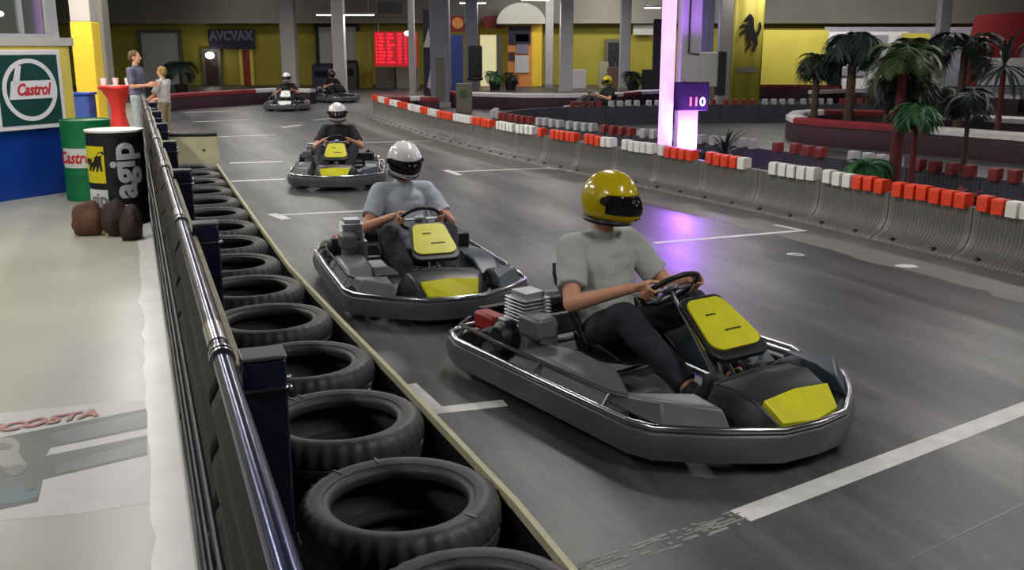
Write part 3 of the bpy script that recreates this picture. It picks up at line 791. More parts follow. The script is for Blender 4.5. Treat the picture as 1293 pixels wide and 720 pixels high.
# ------------------------------------------------------------------ kart
OUT = [(-1.0,0),(-1.0,.48),(-.93,.61),(-.78,.66),(.62,.66),(.74,.62),(.92,.42),(1.06,.20),(1.08,0)]
def closed_outline(sc=0, zz=0):
    a = [(x-(sc if x > 0 else -sc), y-(sc if y > .01 else 0)) for x, y in OUT]
    b = [(x, -y) for x, y in a[::-1] if y > .001]
    return a+b
def kart_proto():
    t = thing('go_kart', 'proto', 'go-kart')
    ol = closed_outline()
    # bumper band
    mb = MB(); n = len(ol); v = []; f = []
    prof = [(0,.055),(.0,.075),(-.012,.12),(0,.175),(.03,.185),(.06,.175),(.06,.055)]
    c = Vector((0,0))
    nn = []
    for i in range(n):
        a = Vector(ol[i-1]); b = Vector(ol[(i+1)%n]); d = (b-a).normalized(); nn.append(Vector((d.y, -d.x))*(-1))
    for i in range(n):
        p = Vector(ol[i]); inn = nn[i] if (nn[i].dot(c-p) > 0) else -nn[i]
        for (d, z) in prof: q = p+inn*d; v.append((q.x, q.y, z))
    K = len(prof)
    for i in range(n):
        for j in range(K): f.append((i*K+j, i*K+(j+1)%K, ((i+1)%n)*K+(j+1)%K, ((i+1)%n)*K+j))
    mb.add(v, f); obj('bumper', mb, 'bumper_grey', t, smooth=35, bevel=.006)
    mb = MB(); mb.tube([(x*1.0, y*1.0, .195) for x, y in closed_outline(.012)], .016, 10, closed=True); obj('bumper_rail', mb, 'chrome', t)
    mb = MB(); mb.tube([(x, y, .25) for x, y in [(-.95,-.45),(-.86,-.57),(-.5,-.585),(.42,-.585),(.5,-.55)]], .011, 8); mb.tube([(x, -y, .25) for x, y in [(-.95,-.45),(-.86,-.57),(-.5,-.585),(.42,-.585),(.5,-.55)]], .011, 8)
    for s in (-1,1):
        for x in (-.8,-.1,.42): mb.tube([(x, s*.585, .25),(x, s*.63,.19)], .009, 8)
    obj('side_rail', mb, 'chrome', t)
    # chassis
    mb = MB()
    for s in (-1,1):
        mb.tube([(-.9, s*.3, .11),(-.3, s*.32,.09),(.3, s*.26,.09),(.85, s*.2,.1),(1.02, s*.16,.12)], .016, 8)
        mb.tube([(-.5, s*.3,.1),(-.5, s*.6,.12)], .013, 8); mb.tube([(.35, s*.25,.1),(.35, s*.6,.12)], .013, 8)
    for x in (-.85,-.1,.45,.85): mb.tube([(x,-.3,.1),(x,.3,.1)], .014, 8)
    mb.tube([(-.62,-.6,.14),(-.62,.6,.14)], .018, 10); mb.tube([(.56,-.52,.13),(.56,.52,.13)], .012, 8)
    obj('chassis', mb, 'steel', t)
    mb = MB(); mb.prism([(-.15,-.27),(.9,-.2),(.95,0),(.9,.2),(-.15,.27)], .008, Matrix.Translation((0,0,.066))); obj('floor_tray', mb, 'engine_metal', t)
    # seat: bucket
    mb = MB(); v = []; f = []; nu, nv = 18, 14
    for i in range(nu+1):
        s_ = i/nu       # along spine: front lip -> base -> back top
        if s_ < .45: q = s_/.45; x = .02-.34*q; z = .19-.06*math.sin(q*PI*.6)
        else: q = (s_-.45)/.55; x = -.32-.20*q-.05*q*q; z = .133+.46*q
        w = .175+.045*math.sin(s_*PI); lift = .16*math.sin(min(1, s_*1.15)*PI)**.7 if 0 < s_ < 1 else .02
        for j in range(nv+1):
            u = -1+2*j/nv; y = w*math.sin(u*PI/2)
            up = lift*(abs(u)**2.6)
            if s_ < .45: v.append((x, y, z+up))
            else: v.append((x+up*1.1, y, z+up*.25))
    for i in range(nu):
        for j in range(nv): a = i*(nv+1)+j; f.append((a, a+1, a+nv+2, a+nv+1))
    mb.add(v, f); o = obj('seat', mb, 'plastic_black', t); so = o.modifiers.new('s', 'SOLIDIFY'); so.thickness = .012
    # side pods, one grey with engine behind, one slate
    for s, m_ in ((-1,'plastic_grey'),(1,'plastic_slate')):
        mb = MB(); secs = [(-.40,.40,.60,.09,.17),(-.32,.36,.61,.075,.245),(-.05,.35,.615,.07,.27),(.22,.35,.61,.07,.25),(.36,.38,.60,.08,.16)]
        v = []; f = []
        for (x, y0, y1, z0_, z1_) in secs:
            v += [(x, s*y0, z0_),(x, s*y1, z0_),(x, s*(y1+.005), (z0_+z1_)/2),(x, s*(y1-.05), z1_),(x, s*(y0+.03), z1_+.01),(x, s*y0, (z0_+z1_)/2)]
        for i in range(len(secs)-1):
            for j in range(6): f.append((i*6+j, i*6+(j+1)%6, i*6+6+(j+1)%6, i*6+6+j))
        f += [tuple(range(6)), tuple(24+j for j in range(6))[::-1]]
        mb.add(v, f); obj('side_pod', mb, m_, t, bevel=.012)
    # front corner fairings beside the nose
    for s in (-1,1):
        mb = MB(); v = [(.36,s*.58,.19),(.74,s*.58,.19),(.93,s*.36,.19),(.74,s*.36,.19),(.40,s*.56,.24),(.70,s*.55,.29),(.87,s*.36,.27),(.72,s*.38,.30)]
        mb.add(v, [(0,1,2,3),(4,7,6,5),(0,4,5,1),(1,5,6,2),(2,6,7,3),(3,7,4,0)]); obj('corner_fairing', mb, 'plastic_grey' if s < 0 else 'plastic_slate', t, bevel=.012)
    # nose cone
    mb = MB(); secs = []
    for (x, w, z0_, z1_) in ((.70,.30,.10,.32),(.80,.30,.09,.33),(.92,.27,.085,.29),(1.01,.22,.085,.22),(1.05,.16,.10,.17)):
        secs.append([(x,-w,z0_),(x,-w*.98,(z0_+z1_)/2),(x,-w*.8,z1_-.015),(x,0,z1_),(x,w*.8,z1_-.015),(x,w*.98,(z0_+z1_)/2),(x,w,z0_)])
    v = [p for r in secs for p in r]; f = []
    for i in range(4):
        for j in range(7): f.append((i*7+j, i*7+(j+1)%7, i*7+7+(j+1)%7, i*7+7+j))
    f += [tuple(range(7)), tuple(28+j for j in range(7))[::-1]]
    mb.add(v, f); no = obj('nose_cone', mb, 'plastic_black', t, bevel=.01)
    mb = MB(); v = [(.94,-.2,.293),(1.025,-.17,.215),(1.055,0,.205),(1.025,.17,.215),(.94,.2,.293),(.93,0,.305)]
    mb.add(v+[(x-.01, y, z-.03) for x, y, z in v], [(0,1,2,5),(5,2,3,4),(6,11,8,7),(11,10,9,8),(0,6,7,1),(1,7,8,2),(2,8,9,3),(3,9,10,4),(4,10,11,5),(5,11,6,0)])
    obj('number_plate', mb, 'kart_yellow', no, smooth=0, bevel=.004)
    # front panel (number fairing in front of the wheel)
    X = Matrix.Translation((.48, 0, .455)) @ Matrix.Rotation(math.radians(33), 4, 'Y') @ Matrix.Rotation(PI/2, 4, 'Z')
    def rr(w, h, r, k=5, top=1.0):
        p = []
        for (cx_, cy_, a0) in ((w-r, h-r, 0), (-w+r, h-r, PI/2), (-w+r, -h+r, PI), (w-r, -h+r, 1.5*PI)):
            for i in range(k+1): q = a0+PI/2*i/k; p.append(((cx_+r*math.cos(q))*(top if cy_ > 0 else 1), cy_+r*math.sin(q)))
        return p
    mb = MB(); mb.prism(rr(.17,.19,.06, top=.8), .03, X); fp = obj('front_panel', mb, 'plastic_black', t, bevel=.008)
    mb = MB(); mb.prism(rr(.152,.15,.06, top=.8), .012, X @ Matrix.Translation((0,.01,-.0125))); mb.prism(rr(.152,.15,.06, top=.8), .012, X @ Matrix.Translation((0,.01,.028))); obj('number_plate', mb, 'kart_yellow', fp)
    mb = text_mb('7', .15, X=X @ Matrix.Translation((.02,-.03,.042)), depth=.003, bold=.004) if False else MB()
    mb.box((0,0,0), (.10,.006,.004), X @ Matrix.Translation((.03,-.04,.042))); obj('number_stripe', mb, 'plastic_black', fp)
    mb = MB(); mb.box((0,0,0), (.06,.006,.004), X @ Matrix.Translation((-.03,.06,.042))); obj('number_stripe', mb, 'plastic_black', fp)
    mb = MB(); mb.tube([(.45,.0,.42),(.58,.05,.2),(.62,.06,.1)], .010, 8); mb.tube([(.45,0,.42),(.58,-.05,.2),(.62,-.06,.1)], .010, 8); obj('panel_stay', mb, 'steel', t)
    # steering
    mb = MB(); pts = [WS+Vector((0,1,0))*WR*math.cos(q)+WE*WR*math.sin(q) for q in [2*PI*i/40 for i in range(40)]]
    mb.tube(pts, .0135, 10, closed=True)
    sw = obj('steering_wheel', mb, 'plastic_black', t)
    mb = MB()
    for q in (0, PI, -PI/2): mb.tube([WS, WS+(Vector((0,1,0))*math.cos(q)+WE*math.sin(q))*WR], .009, 8)
    mb.lathe([(0,.01),(.04,.01),(.045,0),(.04,-.015),(0,-.015)], 20, frame(WS, (0,1,0), WN)); obj('spoke_hub', mb, 'engine_metal', sw)
    mb = MB(); mb.tube([WS, (.52,0,.17),(.60,0,.11)], .011, 8); obj('steering_column', mb, 'steel', t)
    # wheels
    for (x, y, r, w) in ((.56,-.44,.13,.12),(.56,.44,.13,.12),(-.62,-.46,.142,.19),(-.62,.46,.142,.19)):
        X = Matrix.Translation((x, y, r)) @ Matrix.Rotation(PI/2, 4, 'X')
        wt = MB(); h = w/2; wt.lathe([(r*.5,-h*.9),(r*.62,-h),(r*.88,-h*.97),(r*.98,-h*.75),(r,-h*.5),(r,h*.5),(r*.98,h*.75),(r*.88,h*.97),(r*.62,h),(r*.5,h*.9),(r*.5,-h*.9)], 32, X)
        wo = obj('wheel', wt, 'rubber_dark', t)
        rm = MB(); rm.lathe([(0,-h*.3),(r*.25,-h*.35),(r*.44,-h*.8),(r*.52,-h*.9),(r*.52,h*.9),(r*.44,h*.8),(r*.25,h*.35),(0,h*.3)], 24, X); obj('rim', rm, 'engine_metal', wo)
    # engine beside the seat, on the driver's right
    mb = MB(); mb.box((-.47,-.40,.24), (.26,.2,.2)); 
    for i in range(7): mb.box((-.47,-.40,.355+.018*i), (.2-.004*i,.17,.008))
    mb.box((-.47,-.40,.42), (.13,.12,.16)); en = obj('engine', mb, 'engine_metal', t, bevel=.006)
    mb = MB(); mb.lathe([(0,0),(.08,0),(.085,.02),(.085,.075),(.06,.1),(0,.1)], 24, Matrix.Translation((-.47,-.49,.27)) @ Matrix.Rotation(PI/2, 4, 'X')); obj('recoil_cover', mb, 'plastic_black', en)
    mb = MB(); mb.box((-.30,-.46,.36), (.17,.13,.11)); obj('air_box', mb, 'plastic_grey', en, bevel=.02)
    mb = MB(); mb.tube([(-.55,-.34,.36),(-.68,-.30,.38),(-.80,-.2,.34),(-.84,0,.32),(-.84,.22,.32)], [.02,.03,.045,.045,.03], 14); obj('exhaust', mb, 'steel', t)
    mb = MB(); mb.box((-.76,-.44,.27), (.2,.10,.10)); obj('chain_guard', mb, 'kart_red', t, bevel=.02)
    mb = MB(); mb.box((-.42,.42,.27), (.30,.17,.2)); mb.lathe([(0,0),(.03,0),(.03,.03),(0,.03)], 16, Matrix.Translation((-.42,.42,.37))); obj('fuel_tank', mb, 'plastic_black', t, bevel=.03)
    mb = MB(); mb.box((-.93,0,.26), (.05,.8,.09)); mb.tube([(-.93,-.38,.2),(-.93,-.38,.3)], .012, 8); mb.tube([(-.93,.38,.2),(-.93,.38,.3)], .012, 8); obj('rear_guard', mb, 'plastic_black', t, bevel=.02)
    mb = MB()
    for s in (-1,1):
        mb.tube([(.66, s*.14,.08),(.67, s*.14,.3)], .008, 8); mb.box((.665, s*.14,.27), (.012,.07,.06))
    obj('pedal', mb, 'steel', t)
    return t
kart = kart_proto(); drv = driver_proto()
def place(pos, head, kl, dl, swap=None, kswap=None, first=False, lean=0, sc_=1.0, nod=.1):
    rz = math.atan2(head[1], head[0])
    k = kart if first else copy_tree(kart, None, kswap); d = drv if first else copy_tree(drv, None, swap)
    if first:
        for o in [d]+kids(d)+[c for q in kids(d) for c in kids(q)]:
            if o.type == 'MESH':
                o.data = o.data.copy()
                for i, m_ in enumerate(o.data.materials):
                    if swap and m_.name in swap: o.data.materials[i] = M[swap[m_.name]]
    for o in (k, d): o.location = (pos[0], pos[1], 0); o.rotation_euler = (0,0,rz); o.scale = (sc_,)*3
    tag(k, kl, 'go-kart', 'rental go-karts on the track'); tag(d, dl, 'person', 'kart drivers')
    for c in kids(d):
        if c.name.startswith('helmet'): c.rotation_euler = (0, nod, lean)
    return k, d
# far ones first as copies (material swaps act on the prototype's names)
place((-.76,7.62), (.33,-.944), 'second closest go-kart, behind the front one, with bare silver bumper rail', 'driver in pale blue-grey shirt and white helmet, right behind the foremost kart', {'shirt_grey':'shirt_blue'}, lean=.1, sc_=1.05, nod=.25)
place((-2.5,14.15), (.12,-.993), 'go-kart approaching head-on in the middle of the track, front bumper lit', 'driver in black T-shirt and white helmet, coming straight towards the camera', {'shirt_grey':'shirt_black'})
place((-6.9,30.6), (.15,-.98), 'distant go-kart with white nose near the dark red wall at far left', 'distant driver in dark clothes and small white helmet, near the red wall at left', {'shirt_grey':'shirt_black'}, {'kart_yellow':'block_white','plastic_grey':'plastic_black','plastic_slate':'plastic_black','engine_metal':'steel'})
place(tuple(G(424,128))[:2], (.5,-.86), 'distant dark go-kart at the far end of the grey barrier', 'distant driver with dark brown helmet at the far end of the grey barrier', {'shirt_grey':'shirt_black','helmet_white':'helmet_black'}, {'kart_yellow':'plastic_black','plastic_grey':'plastic_black'})
place((2.35,27.6), (-.9,-.43), 'distant go-kart almost hidden behind the striped walls, left of the violet column', 'distant driver with yellowish helmet behind the hairpin walls', {'shirt_grey':'shirt_black','helmet_white':'helmet_yellow'}, {'kart_yellow':'plastic_black'})
place((.75,5.22), (.56,-.83), 'foremost go-kart rushing to the right with yellow number plates and long silver bumper rail', 'driver in grey T-shirt, bare arms and yellow helmet in the foremost kart', {'helmet_white':'helmet_yellow'}, first=True, lean=.5, sc_=1.11)

# ------------------------------------------------------------------ spectators
def standing(loc, rz, h, label, shirt, legs, hair, pose='hold', shoes='shoe_white'):
    V = Vector; k = h/1.78
    b = MB(); T = MB(); S_ = MB()
    hipz = .93
    for s in (-1,1):
        hp_ = V((0, s*.095, hipz)); kn = V((.03, s*.11, .50)); an = V((-.01, s*.12, .09))
        b.cap(hp_, kn, .085, .058); b.cap(kn, an, .056, .038); b.cap(an+V((-.02,0,-.035)), an+V((.15,s*.015,-.055)), .038, .03)
        T.cap(hp_, kn, .098, .074); T.cone(kn, an+V((0,0,.0)), .073, .066); T.ball(kn, .074)
    b.ball((0,0,.98), (.11,.16,.12), 20); b.cap((0,0,1.05), (-.01,0,1.34), .125, .135); b.ball((-.01,0,1.36), (.115,.175,.12), 20); b.cap((-.01,0,1.44), (.01,0,1.57), .055, .052)
    T.ball((0,0,.97), (.128,.178,.11), 20)
    S_.ball((0,0,1.0), (.135,.18,.10), 20); S_.cap((0,0,1.02), (-.01,0,1.34), .145, .15); S_.ball((-.01,0,1.36), (.13,.192,.125), 20); S_.cap((-.01,0,1.42), (-.005,0,1.49), .08, .066)
    for s in (-1,1):
        sh = V((-.01, s*.19, 1.42))
        if pose == 'hold': el = V((.03, s*.25, 1.14)); wr = V((.27, s*.12, 1.16)); d = V((1,-s*.3,.15))
        else: el = V((.10, s*.25, 1.13)); wr = V((.34, s*.17, 1.02)); d = V((1,-s*.1,-.3))
        b.cap((-.01, s*.06, 1.44), sh, .055, .058); b.cap(sh, el, .052, .04); b.cap(el, wr, .04, .025)
        hand_open(b, wr, d, V((0,-s,0)), V((0,0,1)), .5)
        S_.cap((-.01, s*.06, 1.43), sh, .07, .074); m_ = sh.lerp(el, .8); S_.cone(sh, m_, .073, .068); S_.ball(sh, .073)
    face(b, V((.02,0,1.66)), Matrix.Identity(3))
    body = obj('person', remesh(b, .007, 2, 'person_body', 'skin'), None)
    obj('shirt', remesh(S_, .012, 2, 'shirt', shirt, ripple=.01), None, body); obj('trousers', remesh(T, .012, 2, 'trousers', legs, ripple=.01), None, body)
    for s in (-1,1):
        q = MB(); q.cap((-.04, s*.12, .05), (.16, s*.135, .042), .046, .038, 12); obj('shoe', remesh(q, .012, 1, 'shoe', shoes), None, body)
    q = MB(); q.ball((-.012,0,1.70), (.104,.09,.092), 20); q.ball((-.045,0,1.655), (.075,.084,.085), 18); obj('hair', remesh(q, .009, 1, 'hair', hair, ripple=.008, rs=30), None, body)
    body.location = loc; body.rotation_euler = (0,0,rz); body.scale = (k,k,k)
    return tag(body, label, 'person')
standing((-7.08,18.9,.006), -.1, 1.80, 'man in slate shirt and pale jeans standing at the fence beside the red table', 'shirt_slate', 'jeans_light', 'hair')
standing((-6.80,19.5,.006), 2.9, 1.5, 'shorter person in white top and khaki trousers facing the man in slate shirt', 'shirt_white', 'khaki', 'hair_blond', 'lean')

# ------------------------------------------------------------------ booth with the round oil logo
def booth():
    o = Vector((-5.86,13.05,0)); fl = Vector((-.465,-.885,0)).normalized(); nr = Vector((.885,-.465,0))
    # local x: along the face to the viewer's left, local y: depth behind the face
    X = Matrix((fl, -nr, Vector((0,0,1)))).transposed().to_4x4(); X.translation = o
    t = thing('kiosk', 'blue and yellow booth with glazed top and round green oil-brand sign at left', 'kiosk', o)
    Xl = X.copy(); Xl.translation = (0,0,0)
    def foot(x0, x1, y0, y1, r):
        p = []
        for (cx_, cy_, a0) in ((x1-.02, y0+.02, -PI/2), (x1-.02, y1-.02, 0), (x0+r, y1-r, PI/2), (x0+r, y0+r, PI)):
            rr_ = r if cx_ < 1 else .02
            for i in range(7): q = a0+PI/2*i/6; p.append((cx_+rr_*math.cos(q), cy_+rr_*math.sin(q)))
        return p
    for nm, m_, z0_, z1_, g in (('lower_body','blue',0,.87,.03),('upper_body','kiosk_yellow',.87,1.93,0),('counter_cap','cap_grey',1.9,2.0,-.03)):
        mb = MB(); mb.prism(foot((-.05 if g == .03 else -.24+g*2), 4.2, g, 1.6, .16), z1_-z0_, Xl @ Matrix.Translation((0,0,z0_))); obj(nm, mb, m_, t, smooth=30)
    # sign
    sc = .44; cx, cz = .52, 1.36
    X2 = Xl @ Matrix.Translation((cx, 0, cz)) @ Matrix.Rotation(PI/2, 4, 'X')      # local xy in the face plane, z towards the viewer... x mirrored below
    FX = Xl @ Matrix(((-1,0,0,cx),(0,0,-1,0),(0,1,0,cz),(0,0,0,1)))   # (x right for viewer, y up, z out)
    mb = MB(); mb.box((0,0,.025), (.98,.98,.05), FX); fr = obj('sign_frame', mb, 'sign_white', t, bevel=.01)
    mb = MB(); mb.box((0,0,.054), (.86,.86,.01), FX); obj('sign_panel', mb, 'castrol_green', fr, smooth=0)
    mb = MB(); k = 64; v = []; f = []
    for i in range(k):
        q = 2*PI*i/k
        for r in (.33,.385):
            for z in (.058,.066): v.append((r*math.cos(q), r*math.sin(q), z))
    for i in range(k):
        a = i*4; b = ((i+1)%k)*4; f += [(a+1,a+3,b+3,b+1),(a,a+1,b+1,b),(a+2,b+2,b+3,a+3)]
    mb.add(v, f, FX)
    mb.prism([(-.26,.02),(-.16,.02),(-.10,.30),(-.17,.29)], .008, FX @ Matrix.Translation((0,0,.058)))
    mb.prism([(-.30,-.11),(.345,-.11),(.345,.115),(-.255,.115)], .008, FX @ Matrix.Translation((0,0,.058)))
    obj('sign_ring', mb, 'sign_white', fr, smooth=0)
    mb = text_mb('Castrol', .2, shear=.3, depth=.004, X=FX @ Matrix.Translation((.035,-.0,.07)), bold=.006, sx=.78); obj('sign_lettering', mb, 'sign_red', fr, smooth=0)
    # glazed top
    mb = MB()
    for x, w_ in ((-.02,.16),(.42,.05),(.80,.05),(1.3,.07),(2.3,.07),(3.3,.07),(4.1,.07)): mb.box((x, .12, 2.55), (w_,.07,1.15), Xl)
    mb.box((2.1,.12,3.12), (4.2,.08,.08), Xl); mb.box((2.0,.12,2.02), (4.2,.08,.05), Xl)
    obj('window_frame', mb, 'frame_grey', t, bevel=.006)
    mb = MB(); mb.box((2.1,.12,2.55), (4.0,.008,1.1), Xl); obj('window_glass', mb, 'glass', t, smooth=0)
    mb = MB(); mb.box((2.1,1.0,3.2), (4.3,1.5,.08), Xl); obj('roof', mb, 'cap_grey', t, bevel=.01)
    mb = MB(); mb.box((2.4,1.52,2.55), (3.5,.05,1.1), Xl); obj('rear_panel', mb, 'kiosk_yellow', t)
    for (x, z) in ((.62, 2.12),(.95,2.2),(.3,2.16)):
        pass
    for x in (.28, .62, 1.6):
        l_ = MB(); l_.ball((x, .7, 2.3), (.06,.06,.035), 14, Xl); l_.tube([(x,.7,2.32),(x,.7,3.16)], .005, 6, Xl); obj('ceiling_spot', l_, 'lamp', t)
booth()

# ------------------------------------------------------------------ drums
def drum(loc, h, r, mats_, label, name='oil_drum'):
    t = thing(name, label, 'barrel', loc)
    mb = MB(); pf = [(0,0),(r*.97,0),(r,.012),(r*.985,.03)]
    for zc in (.33, .66):
        pf += [(r*.985, h*zc-.02),(r*1.005, h*zc),(r*.985, h*zc+.02)]
    pf += [(r*.985, h-.03),(r,h-.012),(r*.985,h),(r*.95,h),(r*.945,h-.012),(0,h-.012)]
    mb.lathe(pf, 48); return t, obj('shell', mb, mats_[0], t)
t, _ = drum((-5.36,12.45,.006), 1.0, .3, ('drum_green',), 'green steel drum with a white and red label behind the black drum')
def arc_patch(a0, a1, z0_, z1_, r, m_, par, nm, k=20, dr=.003):
    mb = MB(); v = []; f = []
    for i in range(k+1):
        q = a0+(a1-a0)*i/k
        for (rr_, z) in ((r,z0_),(r+dr,z0_),(r+dr,z1_),(r,z1_)): v.append((rr_*math.cos(q), rr_*math.sin(q), z))
    for i in range(k):
        for j in range(4): f.append((i*4+j, i*4+(j+1)%4, i*4+4+(j+1)%4, i*4+4+j))
    f += [(0,1,2,3), tuple(k*4+j for j in (3,2,1,0))]
    mb.add(v, f); return obj(nm, mb, m_, par)
def wrap(r, a0):   # (x, y, z) with x along the rim (to the viewer's right) -> cylinder
    def w(p): q = a0+p.x/r; return Vector(((r+p.z)*math.cos(q), (r+p.z)*math.sin(q), p.y))
    return w
va = math.atan2(-12.45, 5.36)
arc_patch(va-1.15, va+.9, .42, .66, .302, 'drum_white', t, 'label_band')
mb = text_mb('Castrol', .2, shear=.3, X=Matrix.Translation((0,.54,.0)), depth=.002, bold=.005, warp=wrap(.3075, va-.55), sx=.8); obj('label_lettering', mb, 'sign_red', t, smooth=0)
R_ = .297
t, _ = drum((-4.30,10.70,.006), 1.0, R_, ('drum_black',), 'black steel drum with yellow panel and large silver lettering beside the fence')
va = math.atan2(-10.7, 4.30)
Rr = R_*1.008
arc_patch(va-1.35, va-.42, .47, .86, Rr, 'drum_yellow', t, 'yellow_panel'); arc_patch(va-1.35, va-.40, .16, .40, Rr, 'drum_white', t, 'white_panel'); arc_patch(va-1.35, va-.5, .03, .12, Rr, 'drum_yellow', t, 'yellow_stripe')
# six-legged dog silhouette (small) on the yellow panel
dog = [(-.11,.02),(-.10,.06),(-.04,.05),(.02,.075),(.05,.11),(.09,.12),(.10,.095),(.075,.08),(.07,.04),(.075,-.05),(.055,-.05),(.05,.0),(.03,-.055),(.012,-.055),(.02,.0),(-.02,-.055),(-.038,-.055),(-.02,.0),(-.06,-.055),(-.078,-.05),(-.06,.01),(-.09,.0)]
def logo_dog(s_, X, w, par, m_):
    mb = MB(); mb.prism([(x*s_, y*s_) for x, y in dog], .002, X); mb.v = [w(p) for p in mb.v]; return obj('dog_emblem', mb, m_, par, smooth=0)
logo_dog(1.25, Matrix.Translation((0,.66,0)), wrap(Rr+.0035, va-.82), t, 'black')
mb = text_mb('gip', .19, X=Matrix.Translation((0,.29,0)), depth=.002, bold=.006, warp=wrap(Rr+.0035, va-.78)); obj('panel_lettering', mb, 'poster_grey', t, smooth=0)
mb = text_mb('agip', .375, X=Matrix.Translation((0,.60,0)) @ Matrix.Rotation(PI/2, 4, 'Z'), depth=.002, bold=.013, warp=wrap(Rr+.002, va+.22), sx=1.0); obj('drum_lettering', mb, 'silver_ink', t, smooth=0)
logo_dog(1.3, Matrix.Translation((0,.14,0)) @ Matrix.Rotation(PI/2,4,'Z'), wrap(Rr+.001, va+.15), t, 'silver_ink')
mb = MB(); mb.lathe([(R_*.99,1.0),(R_*1.02,1.0),(R_*1.02,1.02),(R_*.99,1.02),(0,1.015)], 48); obj('lid_ring', mb, 'drum_white', t)

def rock(loc, r, m_, label, sd):
    mb = MB(); mb.ball((0,0,0), 1, 28); 
    for i, p in enumerate(mb.v):
        d = 1+.22*noise.noise(p*1.3+Vector((sd,0,0)))+.12*noise.noise(p*3.1+Vector((0,sd,0)))
        q = Vector((p.x*r[0]*d, p.y*r[1]*d, p.z*r[2]*d)); q.z = max(q.z, -r[2]*.75); mb.v[i] = q
    o = obj('boulder', mb, m_, None, smooth=60, loc=(loc[0], loc[1], r[2]*.75+.006)); tag(o, label, 'rock', 'boulders in front of the black drum')
rock((-4.36,9.98), (.165,.15,.20), 'stone_brown', 'reddish brown boulder, left one at the foot of the black drum', 3)
rock((-4.06,9.95), (.135,.15,.21), 'stone_dark', 'darkest brown boulder, middle one at the foot of the black drum', 11)
rock((-3.82,9.72), (.105,.13,.19), 'stone_dark', 'dark grey-brown boulder touching the fence, right of the other boulders', 23)
t = thing('waste_bin', 'small pale olive cylindrical bin standing between the black drum and fence', 'bin', (-4.86,12.05,.006))
mb = MB(); mb.lathe([(0,0),(.13,0),(.15,.5),(.14,.5),(.12,.02)], 32); obj('bin_body', mb, 'bin_green', t)
mb = MB(); mb.lathe([(.135,.5),(.158,.5),(.158,.54),(.135,.54),(.135,.5)], 32); obj('bin_rim', mb, 'stone_dark', t)
t = thing('crate', 'brown box with two cream boards behind the pale bin beside the fence', 'crate', (-5.55,13.5,.006), .35)
mb = MB(); mb.box((0,0,.36), (.5,.3,.72)); cb = obj('box_body', mb, 'crate_brown', t, bevel=.01)
for z in (.66,.46):
    mb = MB(); mb.box((0,-.16,z), (.46,.02,.13)); obj('board', mb, 'poster_orange' if z > .9 else 'cream_board', t, bevel=.004)
# red cocktail table
t = thing('cocktail_table', 'tall round table in a tight red cloth cover on the walkway', 'table', (-7.87,19.9,.006))
mb = MB(); mb.lathe([(0,0),(.30,0),(.29,.03),(.20,.25),(.14,.5),(.13,.65),(.17,.85),(.27,1.02),(.34,1.08),(.345,1.11),(.33,1.125),(0,1.125)], 40, mod=lambda i, j, r, z: (r*(1+.03*math.sin(j*PI/5)) if i < 9 else r, z)); obj('cloth_cover', mb, 'red_cloth', t)
for i, (x, y) in enumerate(((-.2,-.1),(.22,.05),(-.05,.12))):
    mb = MB(); mb.lathe([(0,0),(.045,0),(.058,.14),(.05,.14),(.04,.01)], 20); o = obj('cup', mb, 'cup_white', None, loc=(-7.87+x, 19.9+y, 1.133))
    tag(o, ('white cup, leftmost on the red table', 'white cup, rightmost on the red table', 'white cup, middle one on the red table')[i], 'cup', 'cups on the red table')
mb = MB(); mb.box((0,0,.004), (.22,.15,.006), rz=.4); tag(obj('napkin', mb, 'cup_white', None, loc=(-7.85,19.72,1.132)), 'white paper lying between the cups on the red table', 'paper')
# blue trolley by the yellow column
t = thing('trolley', 'low blue tool trolley by the foot of the yellow column', 'trolley', (-8.3,19.2,.006))
mb = MB(); mb.box((0,0,.72), (.45,.35,.5)); obj('trolley_body', mb, 'fabric_blue', t, bevel=.02)
mb = MB(); mb.box((0,0,1.0), (.5,.4,.05)); obj('tray', mb, 'blue', t, bevel=.01)
for x in (-.18,.18):
    for y in (-.13,.13):
        mb = MB(); mb.tube([(x,y,.0),(x,y,.5)], .02, 8); obj('leg', mb, 'steel', t)

# ------------------------------------------------------------------ columns
def column(pxc, w_px, Y, m_, label, square=True, ztop=CE, cap=True):
    c = P(pxc, 100, Y); w = w_px*(Y*.9716+.3)/F
    t = thing('column', label, 'column', (c.x, Y, 0))
    mb = MB(); mb.box((0,0,ztop/2), (w, w, ztop)); obj('shaft', mb, m_, t, bevel=.03)
    mb = MB(); mb.box((0,0,.08), (w*1.12, w*1.12, .16)); obj('plinth', mb, 'concrete', t, bevel=.01)
    return t, w
column(367, 18, 44, 'column_grey', 'grey square column behind the distant white-nosed kart')
column(430, 15, 40, 'column_grey', 'pale slim column left of the red display board')
column(521, 8, 33, 'column_grey', 'slender white post just right of the red display board')
tS, wS = column(556.5, 24, 31.8, 'column_slate', 'thick slate grey column with olive inset panel in mid distance')
mb = MB(); mb.box((0,-wS/2-.012,P(556,100,31.8).z), (.26,.02,1.35)); obj('inset_panel', mb, 'column_olive', tS, bevel=.005)
column(596, 15, 38, 'column_slate', 'grey column with a dark pipe, right of the thick slate column')
column(714.5, 16, 40, 'column_grey', 'white column left of the far yellow wall in the centre')
column(788, 13, 43, 'column_grey', 'white column beside the dark doorway in the yellow wall')
column(693, 10, 47, 'column_grey', 'thin pale column at the yellow posters')
tC, wC = column(913, 16, 30, 'column_grey', 'pale ribbed column left of the horse banner')
tV, wV = column(1184, 14, 28, 'column_grey', 'pale column standing behind the palms at right')
column(888, 18, 33, 'column_slate', 'dull blue-grey column behind the violet-lit column')
mbx = MB()
t = thing('column', 'yellow painted column with pale top behind the booth', 'column', (P(114,100,22).x, 22, 0))
